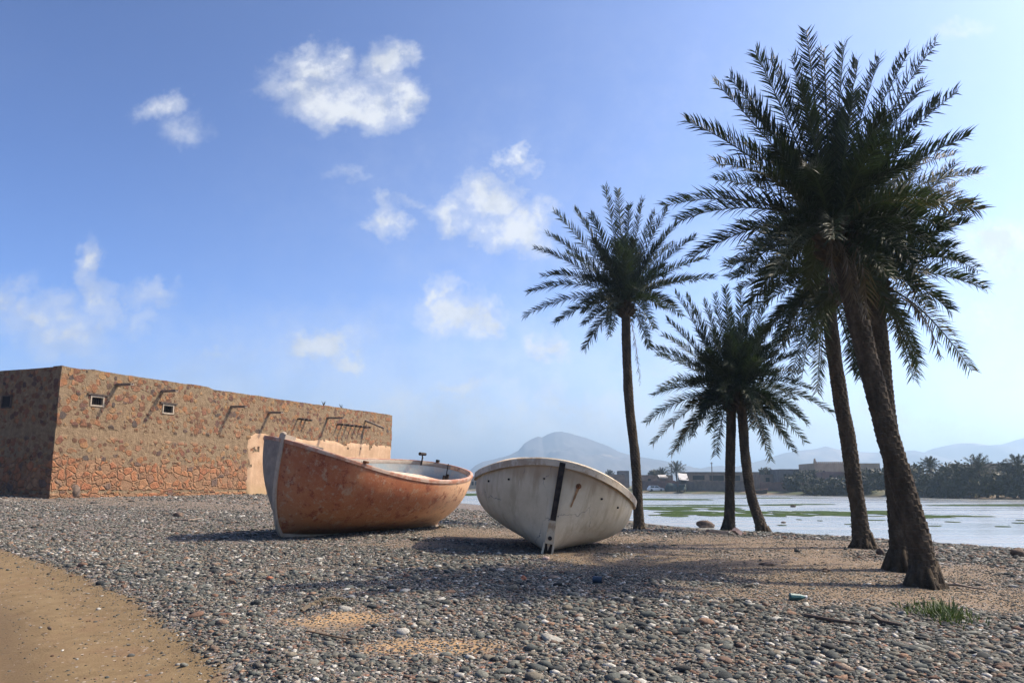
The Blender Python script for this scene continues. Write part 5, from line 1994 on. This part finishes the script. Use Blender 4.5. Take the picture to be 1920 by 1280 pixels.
# ================================================================== MOUNTAINS
def ridge(name, label, prof, Y0, depth, seed, nx=260, ny=70):
    pxs = [p[0] for p in prof]
    pys = [p[1] for p in prof]
    px = pxs[0] + (pxs[-1] - pxs[0]) * np.arange(nx) / (nx - 1)
    py = np.interp(px, pxs, pys)
    uw = np.array([ray(a, b) for a, b in zip(px, py)])
    zc = np.maximum(0.0, CAM_Z + uw[:, 1] * Y0)[:, None]
    v = (2 * np.arange(ny) / (ny - 1) - 1)[None, :]
    x = np.repeat((uw[:, 0] * Y0)[:, None], ny, 1)
    y = Y0 + v * depth + 0 * x
    sp = 1 - np.abs(v) ** 1.15
    nzv = fbm(x / 180.0, y / 180.0, seed, 5)
    rid = np.abs(fbm(x / 270.0, y / 540.0, seed + 5, 4)) * 2
    z = zc * sp + zc * (0.75 * nzv - 0.55 * rid) * np.minimum(1, np.abs(v) * 3.0) * sp * 1.3 + zc * 0.05 * nzv
    z = np.where(np.abs(v) > 0.999, -2.0, np.maximum(z, -2.0))
    V = np.stack([x, y, z], -1)
    return build(name, V, np.array(grid_faces(nx, ny)), M_MOUNT, smooth_=True, kind='structure', label=label)


ridge('mountain', 'hazy blue rocky mountain with a rounded peak behind the boats', [(868, 909), (880, 884), (892, 872), (905, 865), (930, 859), (955, 852), (972, 843), (984, 828), (998, 820), (1008, 816), (1016, 818), (1026, 812), (1038, 807), (1052, 806), (1066, 808), (1080, 813), (1098, 818), (1118, 826), (1140, 834), (1160, 845), (1185, 852), (1215, 857), (1245, 862), (1275, 870), (1310, 884), (1350, 909)], 2600, 620, 3)
ridge('hills', 'pale distant range of hills right of the mountain', [(1180, 909), (1200, 858), (1235, 862), (1262, 866), (1290, 873), (1310, 878), (1330, 873), (1350, 872), (1380, 874), (1410, 866), (1440, 858), (1470, 848), (1500, 843), (1530, 840), (1548, 836), (1566, 842), (1600, 846), (1650, 848), (1690, 845), (1712, 843), (1740, 849), (1775, 858), (1810, 872), (1850, 888), (1900, 909)], 2680, 560, 7)
ridge('hills', 'farthest faint range of hills at the right edge', [(1660, 909), (1700, 862), (1740, 848), (1775, 835), (1800, 830), (1825, 829), (1850, 833), (1880, 832), (1905, 824), (1930, 818), (2000, 817), (2080, 820), (2200, 834), (2400, 850), (2600, 909)], 2750, 600, 9)
ridge('hills', 'very low faint rise left behind the stone building', [(-300, 909), (-100, 893), (200, 890), (500, 895), (760, 899), (840, 903), (900, 909)], 2750, 600, 12)


# ================================================================== SMALL THINGS ON THE BEACH
V3, F3 = ico(3)


def rock(label, px, py, size, mat, seed, sink=0.3, name='rock', cat='rock', p=None):
    r = np.random.default_rng(seed)
    p = p or ground_px(px, py)
    var = stone_variants(V3, 1, 0.22, seed)[0]
    ns_ = np.array([float(fbm(np.array([v[0] * 2.3 + seed]), np.array([v[1] * 2.3 + v[2] * 1.7]), seed, 4)[0]) for v in V3])
    Vv = var * (1 + 0.8 * ns_)[:, None] * np.array(size)
    a = r.uniform(0, 6.28)
    ca, sa = math.cos(a) , math.sin(a)
    a = a * 0.0
    Vv = Vv + np.array([p.x, p.y, p.z + size[2] * (1 - sink * 1.6)])
    return build(name, Vv, [tuple(f) for f in F3], mat, smooth_=True, loc=tuple(p), label=label, cat=cat)


rock('rounded pinkish stone lying under the iron strip of the white boat', 1023, 1049, (0.063, 0.044, 0.036), M_ROCKP, 1)
rock('brown stone wedged under the orange boat bow', 563, 1003, (0.096, 0.072, 0.072), M_ROCKP, 2)
rock('dark boulder at the waterline on the right edge', 1910, 1043, (0.11, 0.11, 0.105), M_ROCK, 3)
rock('brown boulder at the foot of the straight low palm', 1322, 990, (0.378, 0.315, 0.198), M_ROCK, 4)
rock('dark rock standing in the lagoon right of the palm pair', 1488, 948, (0.231, 0.168, 0.143), M_ROCK, 5, p=atz(1488, 950, WATER_Z))
rock('small dark rock in the shallows near the palm pair', 1470, 979, (0.11, 0.1, 0.07), M_ROCK, 6, p=atz(1470, 980, WATER_Z))
rock('rusty stump of stone left of the third trunk base', 1650, 1040, (0.061, 0.061, 0.077), M_DWOOD, 7)
rock('dark clod by the nearest palm pair of roots', 1672, 1042, (0.077, 0.055, 0.044), M_ROCK, 8)
rock('reddish rock near the middle of the pebbles', 980, 1087, (0.041, 0.033, 0.028), M_ROCKR, 9)
rock('dark brown cobble on the pebbles left of the boats', 432, 1096, (0.055, 0.044, 0.039), M_ROCK, 10)
rock('white rounded pebble at the verge of the dirt track', 433, 1199, (0.033, 0.028, 0.025), M_ROCKW, 11)
rock('brown flat rock on the gravel in front of the stone building', 335, 968, (0.132, 0.096, 0.072), M_ROCK, 12)
rock('grey flat slab lying in the palm shadows', 1438, 1059, (0.121, 0.077, 0.028), M_ROCK, 13)
rock('brown clod of earth between the trunk shadows', 1548, 1072, (0.061, 0.05, 0.033), M_ROCK, 14)
rock('dark block at the foot of the building wall', 132, 932, (0.28, 0.3, 0.32), M_ROCK, 15)
rock('orange block fallen at the foot of the building wall', 196, 928, (0.34, 0.3, 0.2), M_ROCKR, 16)
rock('tumbled red block at the building foot by the plaster', 420, 924, (0.4, 0.3, 0.26), M_ROCKR, 17)
rock('pale lump among the pebbles near the track verge', 265, 1094, (0.05, 0.044, 0.033), M_ROCKW, 18)
rock('orange pebble left of the sandy patch', 505, 1087, (0.039, 0.028, 0.028), M_ROCKR, 19)
rock('small dark stone on the dirt track', 93, 1180, (0.019, 0.017, 0.015), M_ROCK, 20)
rock('angular grey stone lying on the track verge', 402, 1225, (0.05, 0.033, 0.033), M_ROCK, 21)
rock('dark flat stone at the lower right', 1882, 1254, (0.072, 0.044, 0.03), M_ROCK, 22)


def stick(label, pxs, rad, mat, name='driftwood', cat='driftwood', lift=0.03):
    pts = [ground_px(*q) for q in pxs]
    pts = [p + Vector((0, 0, lift)) for p in pts]
    if len(pts) == 2:
        pts = [pts[0], pts[0].lerp(pts[1], .33) + Vector((0, .02, .012)), pts[0].lerp(pts[1], .66) + Vector((0, -.015, .0)), pts[1]]
    n = len(pts)
    mb = MB().tube(pts, [rad * (1 - .5 * i / (n - 1)) * random.uniform(.85, 1.15) for i in range(n)], 8)
    mb.tube([pts[1], pts[1] + Vector((random.uniform(-.1, .1), .05, .06))], [rad * .5, rad * .2], 5)
    c = pts[0]
    return mb.build(name, mat, loc=tuple(c), label=label, cat=cat)


stick('long brown branch lying on the pebbles at the lower right', [(1508, 1160), (1560, 1168), (1612, 1177)], .022, M_DWOOD)
stick('short black curved branch right of the long brown one', [(1640, 1164), (1655, 1172), (1692, 1180)], .035, M_DWOOD)
stick('pale straight stick beside the nearest palm foot', [(1775, 1100), (1850, 1109)], .018, M_WOOD)
stick('thin pale stick on the gravel left of the orange boat', [(328, 976), (352, 977), (380, 973)], .025, M_WOOD)
stick('brown twig half buried in the sandy patch', [(575, 1190), (640, 1205), (680, 1210)], .009, mat_simple('brown_twig', (0.15, 0.095, 0.055), 0.9, 0.3, 9))
stick('dark twig at the waterline on the right', [(1745, 1018), (1770, 1022)], .03, M_DWOOD)

# fallen dry palm leaf in the sandy patch
a = ground_px(565, 1152)
b = ground_px(655, 1132)
c = Crown()
rr_ = random.Random(2)
c.frond(a + Vector((0, 0, .03)), (a + b) / 2 + Vector((0, .1, .14)), b + Vector((0, 0, .03)), rr_, nleaf=26, leaf=.16, wid=.012, dry=True, thin=.8)
o = build('fallen_frond', c.V, c.F, M_DRY, loc=tuple(a), label='dry curled palm leaf lying on the sandy patch', cat='palm leaf')
setrnd(o, c.R)

# planks and a slab by the palm pair
p = ground_px(1345, 1001)
MB().box(p + Vector((0, 0, .06)), (.55, .16, .07), Euler((0, R(6), R(12))).to_matrix()).build('plank', M_WOOD, loc=tuple(p), label='pale weathered plank by the foot of the palm pair', cat='plank')
p = ground_px(1383, 1003)
MB().box(p + Vector((0, 0, .09)), (.22, .2, .1), Euler((0, R(38), R(12))).to_matrix(), .8).build('stone_slab', M_ROCKP, loc=tuple(p), label='tilted orange brown slab at the foot of the palm pair', cat='stone')

# teal bottle and blue can
M_TEAL = mat_simple('teal_plastic', (0.008, 0.075, 0.07), 0.4, 0.2, 20, 0.1, 0, .5)
M_BLUE = mat_simple('blue_can', (0.012, 0.03, 0.055), 0.5, 0.3, 20, 0.1, 0, .5)
p = ground_px(1496, 1126)
bt = thing('bottle', 'crushed teal plastic bottle lying on the sand before the palms', 'bottle', p)
MB().tube([p + Vector((-.09, 0, .04)), p + Vector((-.08, 0, .04)), p + Vector((.03, .01, .035)), p + Vector((.07, .015, .035)), p + Vector((.085, .016, .035))], [.025, .038, .032, .018, .015], 10).build('body', M_TEAL, bt)
MB().tube([p + Vector((.086, .016, .035)), p + Vector((.105, .018, .035))], .017, 10).build('cap', M_WHITE, bt)
p = ground_px(1121, 1094)
cn = thing('tin_can', 'dark blue can lying in the crown shadow on the pebbles', 'can', p)
MB().tube([p + Vector((-.05, .02, .045)), p + Vector((.05, -.02, .045))], .038, 14).build('body', M_BLUE, cn)
MB().tube([p + Vector((.05, -.02, .045)), p + Vector((.056, -.0225, .045))], .034, 14).build('lid', M_IRON, cn)

# green weeds
c = Crown()
rr_ = random.Random(9)
for k in range(520):
    px = rr_.gauss(1768, 34)
    py = 1158 + (px - 1765) * .14 + rr_.gauss(0, 6)
    f = at(px, py, 9.0)
    w = ray(px, py)
    Y = (CAM_Z + 0.0) / -w[1]
    p = Vector((w[0] * Y, Y, 0))
    p.z = h1(p.x, p.y)
    hgt = rr_.uniform(.05, .17) * (1.3 if abs(px - 1775) < 22 else .8)
    d = Vector((rr_.uniform(-1, 1), rr_.uniform(-1, 1), rr_.uniform(.35, 1.6))).normalized() * hgt
    s_ = Vector((d.y, -d.x, 0))
    s_ = s_.normalized() * .007 if s_.length > 1e-4 else Vector((.007, 0, 0))
    c.tri([p - s_, p + s_, p + d * .6 + s_ * .8, p + d], rr_.uniform(0, .85))
o = build('weeds', c.V, c.F, M_GRASS, kind='stuff', label='low green weeds growing beside the nearest palm')
setrnd(o, c.R)

# dry tufts on the building roof edge
for lb, px, py in [('small dry weed on the building parapet, left one', 612, 766), ('small dry weed on the building parapet near its far end', 645, 769)]:
    t, z = wall_hit(px, py)
    lp = bld.matrix_basis @ Vector((t, 0.2, HT - 0.1))
    c = Crown()
    rr_ = random.Random(px)
    for k in range(16):
        d = Vector((rr_.uniform(-.6, .6), rr_.uniform(-.6, .6), 1)).normalized() * rr_.uniform(.15, .38)
        c.tri([lp - Vector((.012, 0, 0)), lp + Vector((.012, 0, 0)), lp + d], rr_.uniform(0, .8))
    o = build('weed', c.V, c.F, M_DRY, loc=tuple(lp), label=lb, cat='plant', group='weeds on the parapet')
    setrnd(o, c.R)

# ================================================================== HAZE
HX0, HX1, HY0, HY1, HZ0, HZ1 = -9500, 9500, -850, 9500, -3.5, 182
mb = MB().box(((HX0 + HX1) / 2, (HY0 + HY1) / 2, (HZ0 + HZ1) / 2), (HX1 - HX0, HY1 - HY0, HZ1 - HZ0))
hm_, hnt, hb = newmat('haze_air')
hnt.nodes.remove(hb)
pv = N(hnt, 'ShaderNodeVolumePrincipled', None, {'Color': (0.60, 0.83, 1.0, 1), 'Density': 0.0005, 'Anisotropy': 0.5})
hnt.links.new(pv.outputs[0], hnt.nodes['Material Output'].inputs['Volume'])
mb.build('haze', hm_, kind='stuff')
